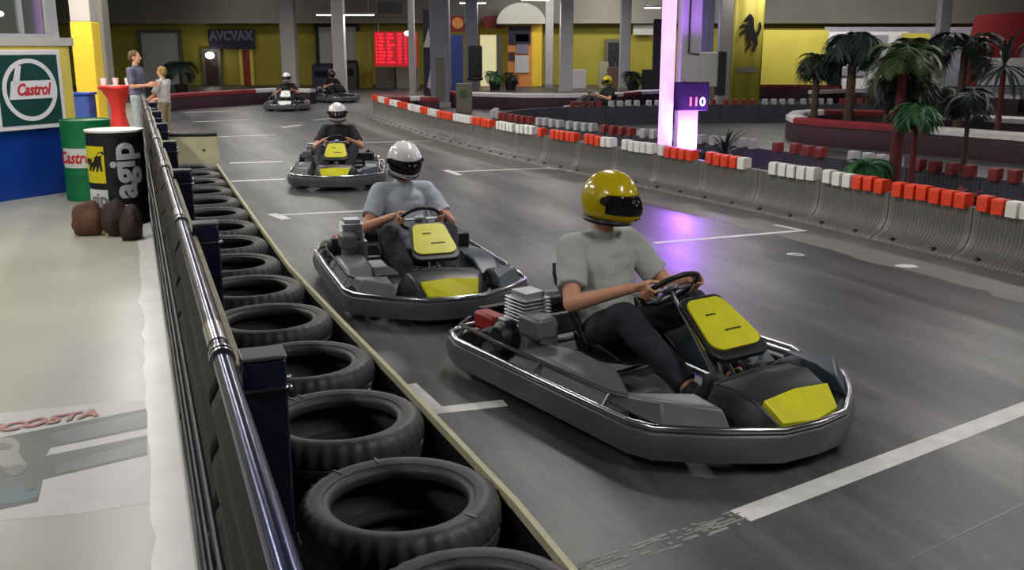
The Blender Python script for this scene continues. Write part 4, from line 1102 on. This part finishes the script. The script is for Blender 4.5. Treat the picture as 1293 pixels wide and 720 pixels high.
mb = MB(); mb.box((0,0,1.2), (.46,.46,2.4)); obj('painted_base', mb, 'yellow_paint', t, bevel=.02)
mb = MB(); mb.box((0,0,(2.4+CE)/2), (.44,.44,CE-2.4)); obj('shaft', mb, 'column_grey', t, bevel=.02)
t = thing('column', 'dull grey column right behind the yellow painted column', 'column', (P(128,100,24).x+.1, 24, 0))
mb = MB(); mb.box((0,0,CE/2), (.3,.4,CE)); obj('shaft', mb, 'concrete', t, bevel=.02)
# violet-lit column with its lit flange made as a glowing strip, and the score board on it
vc = Vector((P(867.5,120,14.55).x, 14.55, 0))
t = thing('column', 'white column flooded with violet light behind the grey barrier', 'column', vc)
mb = MB(); mb.box((0,0,CE/2), (.29,.34,CE)); obj('shaft', mb, 'column_grey', t, bevel=.02)
mb = MB(); mb.tube([(-.03,-.185,CE-.05),(-.03,-.185,1.8),(.12,-.185,1.78)], .012, 8); obj('conduit', mb, 'plastic_black', t)
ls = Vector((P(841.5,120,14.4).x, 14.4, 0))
t2 = thing('lit_flange', 'tall pinkish violet column flange made to glow, left of the lit column', 'light', ls)
mb = MB(); mb.box((0,0,2.3), (.19,.14,4.5)); obj('glowing_flange', mb, 'violet_flange_glow', t2, bevel=.02)
mb = MB(); mb.box((0,0,.03), (.26,.24,.06)); obj('base_plate', mb, 'steel', t2, bevel=.005)
sb = P(874,122,14.2)
t3 = thing('score_board', 'black score board showing 110 hung on the violet column', 'display', (sb.x, 14.28, sb.z))
mb = MB(); mb.box((0,0,0), (.49,.07,.40)); obj('casing', mb, 'screen', t3, bevel=.01)
FXs = Matrix(((1,0,0,0),(0,0,-1,-.036),(0,1,0,0),(0,0,0,1)))
for i, (ch, x, m_) in enumerate((('1',-.01,'led_red'),('1',.07,'led_red'),('0',.16,'led_green'))):
    obj('digit', text_mb(ch, .17, X=FXs @ Matrix.Translation((x,-.08,.001)), depth=.003, bold=.004), m_, t3, smooth=0)
mb = MB(); mb.tube([(-.1,.03,.2),(-.1,.12,.2)], .012, 8); mb.tube([(-.1,.03,-.1),(-.1,.12,-.1)], .012, 8); obj('mount', mb, 'steel', t3)
# speaker-like box hanging right of the column
c = P(893,88,28)
t4 = thing('monitor', 'boxy dark monitor hung between the violet column and the horse banner', 'monitor', (c.x, 28, c.z))
mb = MB(); mb.box((0,0,0), (.62,.4,.95)); obj('casing', mb, 'shutter', t4, bevel=.03)
mb = MB(); mb.box((.36,-.05,-.1), (.22,.5,1.2)); obj('side_box', mb, 'door_dark', t4, bevel=.02)
mb = MB(); mb.tube([(0,0,.47),(0,0,CE-c.z)], .02, 8); obj('hanger', mb, 'steel', t4)
# violet flood fixture at the foot
t5 = thing('flood_light', 'low violet flood light shining up the lit column behind the barrier', 'light', (vc.x+.06, vc.y-.42, 0))
mb = MB(); mb.box((0,0,.07), (.22,.10,.10)); obj('housing', mb, 'plastic_black', t5, bevel=.01)
mb = MB(); mb.box((0,0,.123), (.18,.07,.006)); obj('lens', mb, 'violet_lens', t5, smooth=0)

# ------------------------------------------------------------------ things on the back wall (flat fittings, built at their places)
def wallbox(px0, py0, px1, py1, Y, depth, mat_, name, label, cat, parent=None, gap=0):
    a, b = P(px0, py0, Y), P(px1, py1, Y)
    if name in ('low_cabinet', 'bench', 'lit_panel', 'pillar', 'wall_panel', 'poster_wall') and py1 > 80 or label and 'blue upright' in label: b.z = 0
    c = (a+b)/2; s = (abs(b.x-a.x), depth, abs(b.z-a.z))
    if parent is None:
        t = thing(name, label, cat, (c.x, Y+depth/2, c.z-s[2]/2))
        mb = MB(); mb.box((0,0,s[2]/2), s); return t, obj('panel', mb, mat_, t, smooth=0, bevel=.01)
    mb = MB(); o = parent.location; mb.box((c.x-o[0], Y+depth/2-o[1], c.z-o[2]), s); return obj(name, mb, mat_, parent, smooth=0, bevel=.01)
def sdoor(nm, px0, py0, px1, py1, m_, frame_m='column_olive', handle=True, Y=49.9):
    a, b = P(px0,py0,Y), P(px1,py1,Y); z1_ = a.z; w = b.x-a.x; cx = (a.x+b.x)/2
    mb = MB(); mb.box((cx, Y-.02, z1_/2), (w, .08, z1_)); d = struct(nm, mb, m_, smooth=0, bevel=.01)
    mb = MB(); mb.box((a.x-.08, Y-.04, z1_/2), (.16,.16,z1_)); mb.box((b.x+.08, Y-.04, z1_/2), (.16,.16,z1_)); mb.box((cx, Y-.04, z1_+.09), (w+.32,.16,.18)); obj('door_frame', mb, frame_m, d, smooth=0)
    if handle: mb = MB(); mb.box((b.x-.2, Y-.09, 1.0), (.05,.06,.2)); obj('door_handle', mb, 'steel', d, smooth=0)
    return d
d = sdoor('door_1', 178, 42, 230, 108, 'shutter', handle=False)
mb = MB()
a, b = P(178,42,49.8), P(230,108,49.8)
for i in range(16): mb.box(((a.x+b.x)/2, 49.83, .12+i*a.z/16), (b.x-a.x-.05,.03,.03))
obj('shutter_rib', mb, 'shutter', d, smooth=0)
sdoor('door_2', 259, 66, 278, 108, 'door_brown'); sdoor('door_3', 306, 63, 318, 105, 'door_red', 'kiosk_yellow')
sdoor('door_4', 402, 34, 452, 104, 'shutter', 'door_dark', handle=False); sdoor('door_5', 768, 54, 781, 108, 'door_dark')
# lamp over door 2
def wall_lamp(px, py, Y, r, label, m_='lamp', sx=1.4):
    c = P(px, py, Y); t = thing('wall_lamp', label, 'light', (c.x, Y, c.z))
    mb = MB(); mb.ball((0,0,0), (r*sx, r*.8, r), 16); obj('globe', mb, m_, t)
    mb = MB(); mb.box((0,.2,.0), (.1,.3,.08)); obj('bracket', mb, 'steel', t)
    return c
lampA = wall_lamp(265, 70, 49.3, .16, 'bright round lamp above the dark brown door')
lampB = wall_lamp(516, 42, 43.6, .1, 'small bright lamp at the top of the red display board', sx=2)
# dark banner with grey lettering
t, p = wallbox(262, 37, 322, 62, 49.55, .06, 'banner_dark', 'wall_banner', 'dark purple banner with grey capital letters on the far yellow wall', 'banner')
w_ = P(322,37,49.5).x-P(262,37,49.5).x
FXb = Matrix(((1,0,0,0),(0,0,-1,-.04),(0,1,0,.62),(0,0,0,1)))
obj('lettering', text_mb('AVCVAX', .62, X=FXb, depth=.02, bold=.03, sx=.86), 'banner_text', t, smooth=0)
# red lap-time display
t, p = wallbox(472, 40, 527, 84, 44.0, .18, 'red_screen', 'display_board', 'large glowing red lap-time display board hanging in the distance', 'display')
a, b = P(472,40,44), P(527,84,44); W = b.x-a.x; Hh = a.z-b.z
rng = random.Random(3)
rows = MB()
for i in range(9):
    z = Hh*(.92-.1*i); x = -W*.45
    for (x0, x1) in ((-.46,-.43),(-.40,-.40+rng.uniform(.10,.16)),(-.2,-.2+rng.uniform(.06,.2)),(.05,.13),(.22,.25),(.32,.35),(.42,.45)):
        rows = MB(); rows.box(((x0+x1)/2*W, -.095, z), ((x1-x0)*W, .01, Hh*.06)); obj('display_segment', rows, 'red_led', t, smooth=0)
mb = MB()
for x in (-W*.4, W*.4): mb.tube([(x,0,Hh),(x,0,CE-b.z)], .03, 8)
obj('hanger', mb, 'steel', t)
wallbox(500, 85, 528, 103, 46, .6, 'concrete', 'low_cabinet', 'grey low cabinets beneath the red display board', 'cabinet')
wallbox(474, 86, 499, 103, 46.2, .6, 'column_olive', 'low_cabinet', 'olive grey cabinet at left beneath the red display board', 'cabinet')
wallbox(448, 40, 470, 103, 46.5, .12, 'wall_yellow', 'wall_panel', 'yellow panel with small dark figures left of the red display board', 'panel')
wallbox(477, 3, 507, 17, 43, .25, 'door_dark', 'ceiling_heater', 'dark rectangular box hanging high left of the slate column', 'heater')
# arcade like dark machines
for i, (x0, y0, x1, y1, lab) in enumerate(((396,80,421,106,'dark purple-grey machine left of the slim pale column'),(431,76,452,104,'black machine with slanting top right of the slim pale column'))):
    a, b = P(x0,y0,45), P(x1,y1,45); w = b.x-a.x; h = a.z
    t = thing('arcade_machine', lab, 'machine', ((a.x+b.x)/2, 45, 0))
    mb = MB(); mb.prism([(-.5,0),(.5,0),(.5,h*.82),(.1,h),(-.5,h*.9)], w, Matrix.Translation((-w/2,0,0)) @ Matrix(((0,0,1,0),(1,0,0,0),(0,1,0,0),(0,0,0,1)))); obj('cabinet', mb, 'banner_dark' if i == 0 else 'door_dark', t, bevel=.02)
    mb = MB(); mb.box((0,-.52,h*.6), (w*.7,.02,h*.25)); obj('screen', mb, 'screen', t)
# centre: stalls and posters right of the slate column
wallbox(569, 44, 585, 102, 40, .1, 'poster_blue', 'banner', 'dark blue upright banner right of the thick slate column', 'banner')
t, _ = wallbox(569, 20, 586, 40, 40, .08, 'poster_red', 'sign', 'dull red sign with a round orange emblem above the blue banner', 'sign')
mb = MB(); mb.lathe([(0,0),(.22,0),(.22,.02),(0,.02)], 24, Matrix.Translation((.02,-.05,.33)) @ Matrix.Rotation(PI/2,4,'X')); obj('emblem', mb, 'poster_orange', t)
t = thing('banner', 'black and white pennant left of the thick slate column', 'banner', (P(539,60,32.5).x, 32.6, 0))
mb = MB(); h = P(539,12,32.5).z; mb.box((0,0,h/2+.1), (.24,.05,h-.2)); obj('cloth', mb, 'banner_dark', t)
mb = MB(); mb.prism([(-.12,1.85),(.12,1.85),(.06,2.45)], .012, Matrix(((1,0,0,0),(0,0,-1,-.03),(0,1,0,0),(0,0,0,1)))); mb.prism([(-.02,.6),(.12,.5),(.12,1.3)], .012, Matrix(((1,0,0,0),(0,0,-1,-.03),(0,1,0,0),(0,0,0,1)))); obj('white_shape', mb, 'poster_white', t)
wallbox(606, 44, 627, 103, 48.6, .1, 'cream_light', 'lit_panel', 'pale yellow glowing panel between the grey pipe column and the posters', 'panel')
wallbox(627, 44, 634, 103, 48.5, .12, 'column_olive', 'wall_panel', 'narrow dark olive panel right of the pale glowing panel', 'panel')
wallbox(610, 20, 636, 36, 48.3, .1, 'poster_red', 'sign', 'dull red sign above the pale glowing panel', 'sign')
t, _ = wallbox(641, 32, 672, 103, 48.2, .12, 'poster_orange', 'poster_wall', 'tall poster with dark upper part and white boxes beside the yellow pillar', 'poster')
for (q, m_) in (((642,33,670,56),'banner_dark'),((651,43,668,53),'poster_white'),((653,46,667,50),'door_dark'),((652,56,667,68),'poster_grey'),((650,70,668,92),'poster_white'),((642,66,650,76),'door_brown')):
    wallbox(*q, 48.1, .08, m_, 'printed_area', None, None, parent=t)
wallbox(672, 30, 684, 103, 48.2, .2, 'yellow_paint', 'pillar', 'bright yellow pillar right of the tall poster', 'pillar')
t = thing('canopy', 'pale arched canopy above the posters in the centre', 'canopy', (P(658,30,47.5).x, 47.5, P(658,30,47.5).z))
mb = MB(); mb.prism([(1.15*math.cos(q), .95*math.sin(q)) for q in [PI*i/16 for i in range(17)]], .6, Matrix(((1,0,0,0),(0,0,1,0),(0,1,0,0),(0,0,0,1)))); obj('arch', mb, 'cap_grey', t)
wallbox(723, 88, 740, 104, 46, .5, 'poster_white', 'low_cabinet', 'pale low counter at the foot of the centre yellow wall', 'cabinet')
wallbox(757, 78, 768, 104, 46.4, .5, 'cream_board', 'low_cabinet', 'upright beige cabinet left of the dark doorway', 'cabinet')
wallbox(768, 85, 783, 104, 45.6, .5, 'crate_brown', 'low_cabinet', 'beige brown cabinet in front of the dark doorway', 'cabinet')
wallbox(812, 88, 834, 98, 42, .4, 'door_dark', 'bench', 'dark purple bench left of the glowing violet flange', 'bench')
wallbox(800, 20, 830, 44, 49.4, .1, 'cap_grey', 'wall_panel', 'pale panel above the yellow wall right of the white column', 'panel')
wallbox(826, 24, 834, 100, 42.5, .15, 'banner_dark', 'wall_panel', 'narrow dark panel just left of the glowing violet flange', 'panel')
# right yellow wall section closer, plus white wall and posters
wallbox(944, 38, 1042, 104, 45, .15, 'wall_yellow', 'wall_panel', 'large bright yellow wall panel left of the white mural', 'panel')
wallbox(1042, 34, 1330, 118, 45.2, .15, 'poster_grey', 'wall_panel', 'long grey white wall panel behind the palms', 'panel')
t, _ = wallbox(1046, 40, 1140, 116, 45.08, .1, 'poster_white', 'mural', 'white mural board with dark blots behind the left palm', 'mural')
for (q, m_) in (((1048,60,1062,108),'screen'),((1060,86,1092,96),'poster_grey'),((1096,44,1120,62),'poster_grey'),((1108,76,1132,104),'poster_white')):
    wallbox(*q, 44.99, .08, m_, 'printed_area', None, None, parent=t)
wallbox(1140, 42, 1174, 52, 44.8, .12, 'wall_yellow', 'wall_panel', 'short yellow board above the middle palm', 'panel')
# red poster with white number (slanting side)
a, b = P(1228,30,44.7), P(1293,108,44.7); o = Vector((a.x, 45.199, b.z))
t = thing('poster', 'dark red poster with white 201 lettering on the right wall', 'poster', o)
PX = Matrix(((1,0,0,0),(0,0,-1,0),(0,1,0,0),(0,0,0,1))); sx_ = (b.x-a.x)/65
mb = MB(); mb.prism([(0,sx_*30),(8*sx_,sx_*76),(62*sx_,sx_*80),(70*sx_,sx_*64),(60*sx_,sx_*30)], .05, PX); obj('red_field', mb, 'poster_red', t, smooth=0)
mb = MB(); mb.prism([(0,0),(-2*sx_,sx_*30),(18*sx_,sx_*30),(18*sx_,0)], .05, PX); obj('red_field', mb, 'poster_red', t, smooth=0)
mb = MB(); mb.prism([(18*sx_,0),(18*sx_,sx_*30),(75*sx_,sx_*30),(75*sx_,0)], .05, PX); obj('white_field', mb, 'poster_white', t, smooth=0)
obj('lettering', text_mb('201', .5, X=PX @ Matrix.Translation((17*sx_, 48*sx_, .055)), depth=.02, bold=.02), 'poster_white', t, smooth=0)
# yellow banner with the black horse
c = P(943,60,29)
t = thing('horse_banner', 'tall yellow banner with a black rearing horse beside the pale ribbed column', 'banner', (P(944,60,29).x, 29, 0))
zt = P(944,-20,29).z; wb_ = 38*28.4/F
mb = MB(); v = []; f = []
for i in range(13):
    x = (i/12-.5)*wb_; y = .03*math.sin(i*1.1)
    for z in (.05, zt): v += [(x, y, z)]
for i in range(12): f.append((i*2, i*2+2, i*2+3, i*2+1))
mb.add(v, f); cl = obj('cloth', mb, 'wall_yellow', t); so = cl.modifiers.new('s', 'SOLIDIFY'); so.thickness = .02
horse = [(-2,-47),(3,-44),(8,-36),(9,-24),(10,-12),(15,-2),(19,-6),(22,-14),(20,-24),(25,-27),(29,-16),(27,-4),(20,6),(19,14),(22,24),(18,34),(14,44),(8,44),(12,34),(13,26),(7,18),(2,20),(6,28),(0,36),(-6,42),(-10,38),(-4,32),(-2,26),(-8,16),(-8,6),(-10,-2),(-18,2),(-24,8),(-27,3),(-18,-6),(-10,-10),(-18,-14),(-24,-10),(-28,-15),(-18,-22),(-8,-20),(-6,-28),(-12,-26),(-17,-30),(-12,-36),(-7,-42)]
hz = P(944,42,29).z; hs = .0115
mb = MB(); mb.prism([(x*hs, -y*hs) for x, y in horse][::-1], .02, Matrix(((1,0,0,.02),(0,0,-1,-.06),(0,1,0,hz),(0,0,0,1)))); obj('horse_emblem', mb, 'black', t, smooth=0)
z1_ = P(944,88,29).z
mb = MB(); mb.box((0,-.05,z1_), (.62,.02,.14)); obj('banner_strip', mb, 'column_olive', t, smooth=0)
mb = MB(); mb.tube([(-wb_/2-.02,.0,zt),(wb_/2+.02,0,zt)], .03, 8); mb.tube([(0,0,zt),(0,0,CE)], .015, 8); obj('pole', mb, 'steel', t)

# ------------------------------------------------------------------ plants
def palm(loc, h, nf, L, label, leafm='leaf', trunkm='trunk', droop=1.0, tr=.05, name='palm', cat='plant', wid=.11, up=.9, seed=1, tilt=0, start=0):
    rng = random.Random(seed); t = thing(name, label, cat, loc)
    if h > .05:
        mb = MB(); pts = []; rs = []
        for i in range(13):
            s_ = i/12; pts.append((tilt*s_*s_, 0, h*s_)); rs.append(tr*(1.15-.35*s_)*(1.06 if i % 2 else .95))
        mb.tube(pts, rs, 12); obj('trunk', mb, trunkm, t)
    mb = MB(); top = Vector((tilt, 0, h))
    for i in range(nf):
        az = 2*PI*i/nf+rng.uniform(-.25,.25); el = rng.uniform(.15,1.3)*up; Ls = L*rng.uniform(.75,1.1)
        d = Vector((math.cos(az), math.sin(az), 0)); pts = []; p = top.copy(); a = el
        k = 9
        for j in range(k+1):
            pts.append(p.copy()); p = p+(d*math.cos(a)+Vector((0,0,math.sin(a))))*Ls/k; a -= droop*.28*(1+.3*rng.random())
        mb.tube(pts, [.008*(1-j/k)+.002 for j in range(k+1)], 5)
        side = Vector((-d.y, d.x, 0))
        for j in range(1, k+1):
            for s_ in (-1,1):
                for q in (0,.33,.67):
                    jj = min(j+q, k); i0 = int(jj); p0 = pts[i0].lerp(pts[min(i0+1,k)], jj-i0)
                    tdir = (pts[min(i0+1,k)]-pts[max(i0-1,0)]).normalized()
                    ln = wid*2.0*math.sin(PI*(.12+.83*jj/k))*rng.uniform(.85,1.15)
                    e_ = p0+side*s_*ln*.8+tdir*ln*.6-Vector((0,0,ln*.35*droop))
                    w_ = tdir*.016*(L/.8)
                    m_ = (p0+e_)/2+Vector((0,0,ln*.08))
                    mb.add([p0-w_*.5, p0+w_*.5, m_+w_, e_, m_-w_], [(0,1,2,4),(4,2,3)])
    obj('foliage', mb, leafm, t, smooth=0)
    return t
def spiky(loc, n, L, label, leafm, name='spiky_plant', wid=.05, seed=2, h=.0, trunkm='trunk_brown', lo=.1, hi=1.4):
    rng = random.Random(seed); t = thing(name, label, 'plant', loc)
    if h > .02:
        mb = MB(); mb.tube([(0,0,0),(.01,0,h*.5),(0,0,h)], [.06,.05,.045], 10); obj('stem', mb, trunkm, t)
    mb = MB()
    for i in range(n):
        az = 2*PI*i/n*2.4+rng.uniform(-.3,.3); el = rng.uniform(lo,hi); Ls = L*rng.uniform(.7,1.1); d = Vector((math.cos(az), math.sin(az), 0)); sd = Vector((-d.y, d.x, 0))
        k = 6; p = Vector((0,0,h)); a = el; v = []; f = []
        for j in range(k+1):
            w = wid*math.sin(PI*(.15+.85*j/k))+.002; v += [p-sd*w, p+sd*w+Vector((0,0,0)), p-Vector((0,0,w*.4))]
            p = p+(d*math.cos(a)+Vector((0,0,math.sin(a))))*Ls/k; a -= .16
        for j in range(k): b = j*3; f += [(b, b+2, b+5, b+3),(b+2, b+1, b+4, b+5)]
        mb.add(v, f)
    obj('foliage', mb, leafm, t, smooth=60)
    return t
# strip of planting between the two barriers
pm = (4.62, 11.35)
palm((4.42, 11.35, 0), 1.72, 17, .62, 'tall palm with dark red trunk between the two barriers', 'leaf_olive', 'trunk', .95, .06, seed=4, up=1.2, wid=.12)
palm((4.50, 11.05, 0), 1.22, 16, .40, 'bright green leafy palm crown in front of the tall red trunk', 'leaf', 'trunk', 1.2, .035, seed=9, wid=.11, up=.8)
palm((4.62, 11.75, 0), 1.50, 14, .55, 'dark palm crown half hidden behind the tall palm', 'leaf_dark', 'trunk', 1.3, .035, seed=19, wid=.12, up=1)
palm((4.05, 11.15, 0), .55, 18, .38, 'low dark green bush left of the red palm trunk', 'leaf', 'trunk_brown', 1.0, .03, name='shrub', seed=12, wid=.10)
spiky((5.0, 10.85, 0), 14, .38, 'low reddish brown spiky plant right of the red palm trunk', 'trunk', seed=3, h=.12)
palm((5.35, 12.0-.35, 0), 1.32, 9, .5, 'slim dark palm right of the tall palm', 'leaf_dark', 'trunk_brown', 1.15, .03, seed=31, wid=.12)
spiky((2.98, 13.8, 0), 16, .5, 'dark spiky plant with thin arching leaves behind the barrier by the violet column', 'leaf_dark', seed=5, h=.4, wid=.022, lo=.5)
palm((2.62, 13.75, 0), .42, 16, .32, 'low dark bush touched by violet light at the foot of the column', 'leaf_grey', 'trunk_brown', 1.2, .03, name='shrub', seed=15)
rock2 = MB(); rock2.ball((0,0,0), 1, 20)
# island palms
pi_ = P(1075, 100, 21.3)
palm((pi_.x, 21.3, 0), 1.95, 20, 1.0, 'grey-green palm with drooping fronds on the island at left', 'leaf_grey', 'trunk_brown', 1.25, .1, seed=21, wid=.2, up=1.0)
palm((pi_.x-.65, 21.6, 0), 1.6, 14, .8, 'shorter dark palm leaning left on the island', 'leaf_dark', 'trunk_brown', 1.4, .08, seed=22, wid=.18)
palm((pi_.x+.65, 20.9, 0), 1.1, 18, .75, 'dense dark bush under the island palm', 'leaf_dark', 'trunk_brown', 1.2, .06, name='shrub', seed=23, wid=.17)
pi2 = P(1150, 100, 19.8)
palm((pi2.x, 19.8, 0), 1.75, 18, .95, 'olive green palm in the middle of the island', 'leaf_olive', 'trunk_brown', 1.1, .09, seed=24, wid=.22, up=1.2)
palm((P(1215,100,19).x, 19.0, 0), 1.8, 16, .9, 'tall dark palm right of the pale column on the island', 'leaf_dark', 'trunk_brown', 1.0, .08, seed=25, wid=.22, up=1.2)
palm((P(1192,100,20).x, 20.2, 0), 1.0, 18, .8, 'dark leafy bush between the island palms', 'leaf_dark', 'trunk_brown', 1.0, .06, name='shrub', seed=28, wid=.2)
spiky((P(1266,100,17.8).x, 17.8, 0), 26, .85, 'spiky dark yucca with red trunk on the island at far right', 'leaf_grey', seed=6, h=1.55, wid=.035, trunkm='trunk', name='yucca', lo=-.7, hi=1.5)
# potted plants far away
def potted(px, Y, h, label, seed, m_='leaf_dark'):
    c = P(px, 100, Y); t = palm((c.x, Y, 0), h*.5, 14, h*.5, label, m_, 'trunk_brown', .9, .05, name='potted_plant', seed=seed, wid=h*.13, up=1.1)
    mb = MB(); mb.lathe([(0,0),(.2,0),(.26,.4),(.23,.4),(.2,.36),(0,.36)], 24); obj('pot', mb, 'black', t)
potted(228, 40, 2.0, 'dark potted palm in front of the roller shutter', 41)
potted(625, 44, 1.2, 'bushy potted plant before the pale glowing panel', 42, 'leaf')
potted(645, 44, 1.1, 'potted plant at the foot of the tall poster', 43)
potted(800, 41, 1.3, 'slim dark potted plant right of the white column', 44)
c = P(597,88,38)
t = thing('office_chair', 'black high-backed chair at the foot of the pipe column', 'chair', (P(600,88,36).x, 36, 0))
mb = MB(); mb.box((0,.2,1.35), (.5,.1,1.1)); obj('backrest', mb, 'black', t, bevel=.05)
mb = MB(); mb.box((0,-.05,.75), (.55,.5,.12)); obj('seat', mb, 'black', t, bevel=.04)
mb = MB(); mb.tube([(0,0,.05),(0,0,.7)], .03, 8); mb.box((0,0,.04), (.5,.06,.05)); mb.box((0,0,.04), (.06,.5,.05)); obj('base', mb, 'steel', t)
# yellow green box near the slate column foot
t = thing('bin', 'olive box with dark round mark right of the slate column foot', 'bin', (P(586,100,29).x, 29, 0))
mb = MB(); mb.box((0,0,.42), (.45,.4,.84)); obj('box_body', mb, 'column_olive', t, bevel=.02)
mb = MB(); mb.lathe([(0,0),(.12,0),(.12,.02),(0,.02)], 20, Matrix.Translation((0,-.2,.55)) @ Matrix.Rotation(PI/2,4,'X')); obj('round_mark', mb, 'leaf_olive', t)

# ------------------------------------------------------------------ lights
def area(loc, size, e, col=(1,.97,.92), rot=(0,0,0)):
    l = bpy.data.lights.new('a', 'AREA'); l.shape = 'RECTANGLE'; l.size = size[0]; l.size_y = size[1]; l.energy = e; l.color = col
    o = bpy.data.objects.new('lamp_light', l); C.objects.link(o); o.location = loc; o.rotation_euler = rot; return o
def fixture(x, y, z=4.25, L=2.4, e=160, label='', rz=HALL, col=(1,.97,.92), m_='lamp'):
    t = thing('ceiling_light', label, 'light', (x, y, z), rz, 'fluorescent lights in rows under the ceiling')
    mb = MB(); mb.box((0,0,.05), (L,.22,.08)); obj('housing', mb, 'steel', t, bevel=.01)
    mb = MB(); mb.box((0,0,0), (L*.97,.16,.03)); obj('diffuser', mb, m_, t, smooth=0)
    mb = MB()
    for s_ in (-1,1): mb.tube([(s_*L*.4,0,.09),(s_*L*.4,0,CE-z)], .008, 6)
    obj('hanger', mb, 'steel', t)
    area((x, y, z-.03), (L*.95,.2), e, col, (0,0,rz))
E = .82
cnt = 0
for iu, u in enumerate((1, 8.5, 16, 23.5, 31, 38.5)):
    for iv, vv in enumerate((-9, -2.6, 3.8, 10.2, 17)):
        p = HU*u+HV*vv
        if not (w0+1.5 < p.x < w1-1.5 and d0+1.5 < p.y < d1-1.5): continue
        e = 150
        if iv == 0: e = 190
        if iv == 4: e = 110
        if u > 28: e *= .8
        cnt += 1
        fixture(p.x, p.y, 4.3, 2.4, e*E, f'fluorescent batten hanging under the grey ceiling, out in row {["one","two","three","four","five"][iv]} and bay {["one","two","three","four","five","six"][iu]}')
# visible lamps seen near the top edge of the photo
for (px, py, Y, L, lab, rz) in ((597,4,38,1.0,'bright lamp just right of the thick slate column', 0),(676,0,40,1.1,'small bright lamp above the arched canopy', .2),(824,10,36,.55,'short bright lamp left of the glowing violet flange', .2),(436,19,40,2.3,'long dim strip lamp above the pale shutter by the slim column', 0)):
    c = P(px, py, Y); fixture(c.x, Y, c.z, L, 60, lab, rz)
# walkway row above the fence line
for k_, Yw in enumerate((10.5, 15, 19.5, 24, 28.5)):
    fixture(-.95-.375*(Yw-2.3)-.35, Yw, 4.3, 3.2, 62, f'fluorescent batten over the walkway beside the fence, {["nearest","second","third","fourth","farthest"][k_]} of five')
c = G(195,470)
area((-8.6, 17.0, 3.9), (1.6,.5), 130, (1,.97,.9), (0,0,HALL))
t = thing('ceiling_light', 'bright panel light over the walkway behind the booth', 'light', (-8.6,17.0,3.93)); mb = MB(); mb.box((0,0,.03), (1.7,.6,.05)); obj('housing', mb, 'lamp', t, smooth=0)
mb = MB(); mb.tube([(0,0,.05),(0,0,CE-3.93)], .02, 8); obj('hanger', mb, 'steel', t)
# warm light by the yellow column
area((P(104,80,20.6).x, 20.6, 2.9), (.4,.4), 16, (1,.8,.5), (math.radians(60),0,0))
# added unseen area lights that brighten the far walls
for (x, y, e) in ((P(1000,60,42).x, 42, 190),(P(1090,60,42).x, 42, 120),(P(1230,60,42).x, 42, 120),(P(770,60,46).x, 46, 110),(P(660,60,45).x, 45, 60),(P(300,60,46).x,46,25)):
    area((x, y, 4.2), (2.5,.3), e, (1,.97,.9), (math.radians(50),0,0))
# violet
def point(loc, e, col, r=.05):
    l = bpy.data.lights.new('p', 'POINT'); l.energy = e; l.color = col; l.shadow_soft_size = r
    o = bpy.data.objects.new('lamp_light', l); C.objects.link(o); o.location = loc
def spot(loc, to, e, col, ang=70):
    l = bpy.data.lights.new('s', 'SPOT'); l.energy = e; l.color = col; l.spot_size = math.radians(ang); l.spot_blend = .5; l.shadow_soft_size = .05
    o = bpy.data.objects.new('lamp_light', l); C.objects.link(o); o.location = loc
    o.rotation_euler = (Vector(to)-Vector(loc)).to_track_quat('-Z', 'Y').to_euler()
spot((vc.x+.06, vc.y-.42, .14), (vc.x, vc.y-.1, 1.9), 900, (.42,.12,1), 70)
spot((vc.x+.10, vc.y-.55, .14), (vc.x, vc.y-.15, 3.4), 2600, (.42,.12,1), 34)
spot((vc.x+.06, vc.y-.75, .14), (vc.x, vc.y-.1, 1.0), 700, (.55,.2,1), 60)
spot((vc.x-.05, vc.y-.34, 1.02), (1.1, 7.0, 0), 120, (.42,.14,1), 46)  # added unseen spot that makes the violet glow on the track
point((P(893,30,27.0).x, 31.6, 2.6), 40, (.3,.25,1), .1)

w = bpy.data.worlds.new('world'); bpy.context.scene.world = w; w.use_nodes = True
w.node_tree.nodes['Background'].inputs[0].default_value = (.5,.5,.55,1); w.node_tree.nodes['Background'].inputs[1].default_value = .42

# ------------------------------------------------------------------ camera
cam = bpy.data.cameras.new('camera'); co = bpy.data.objects.new('camera', cam); C.objects.link(co)
cam.sensor_fit = 'HORIZONTAL'; cam.sensor_width = 36; cam.lens = 36*F/1293; co.location = (0,0,CH); co.rotation_euler = (PI/2-PITCH,0,0); cam.clip_end = 200
sc = bpy.context.scene; sc.camera = co
sc.view_settings.view_transform = 'Standard'; sc.view_settings.look = 'None'; sc.view_settings.gamma = 1; sc.view_settings.use_curve_mapping = False
sc.view_settings.exposure = 0.0
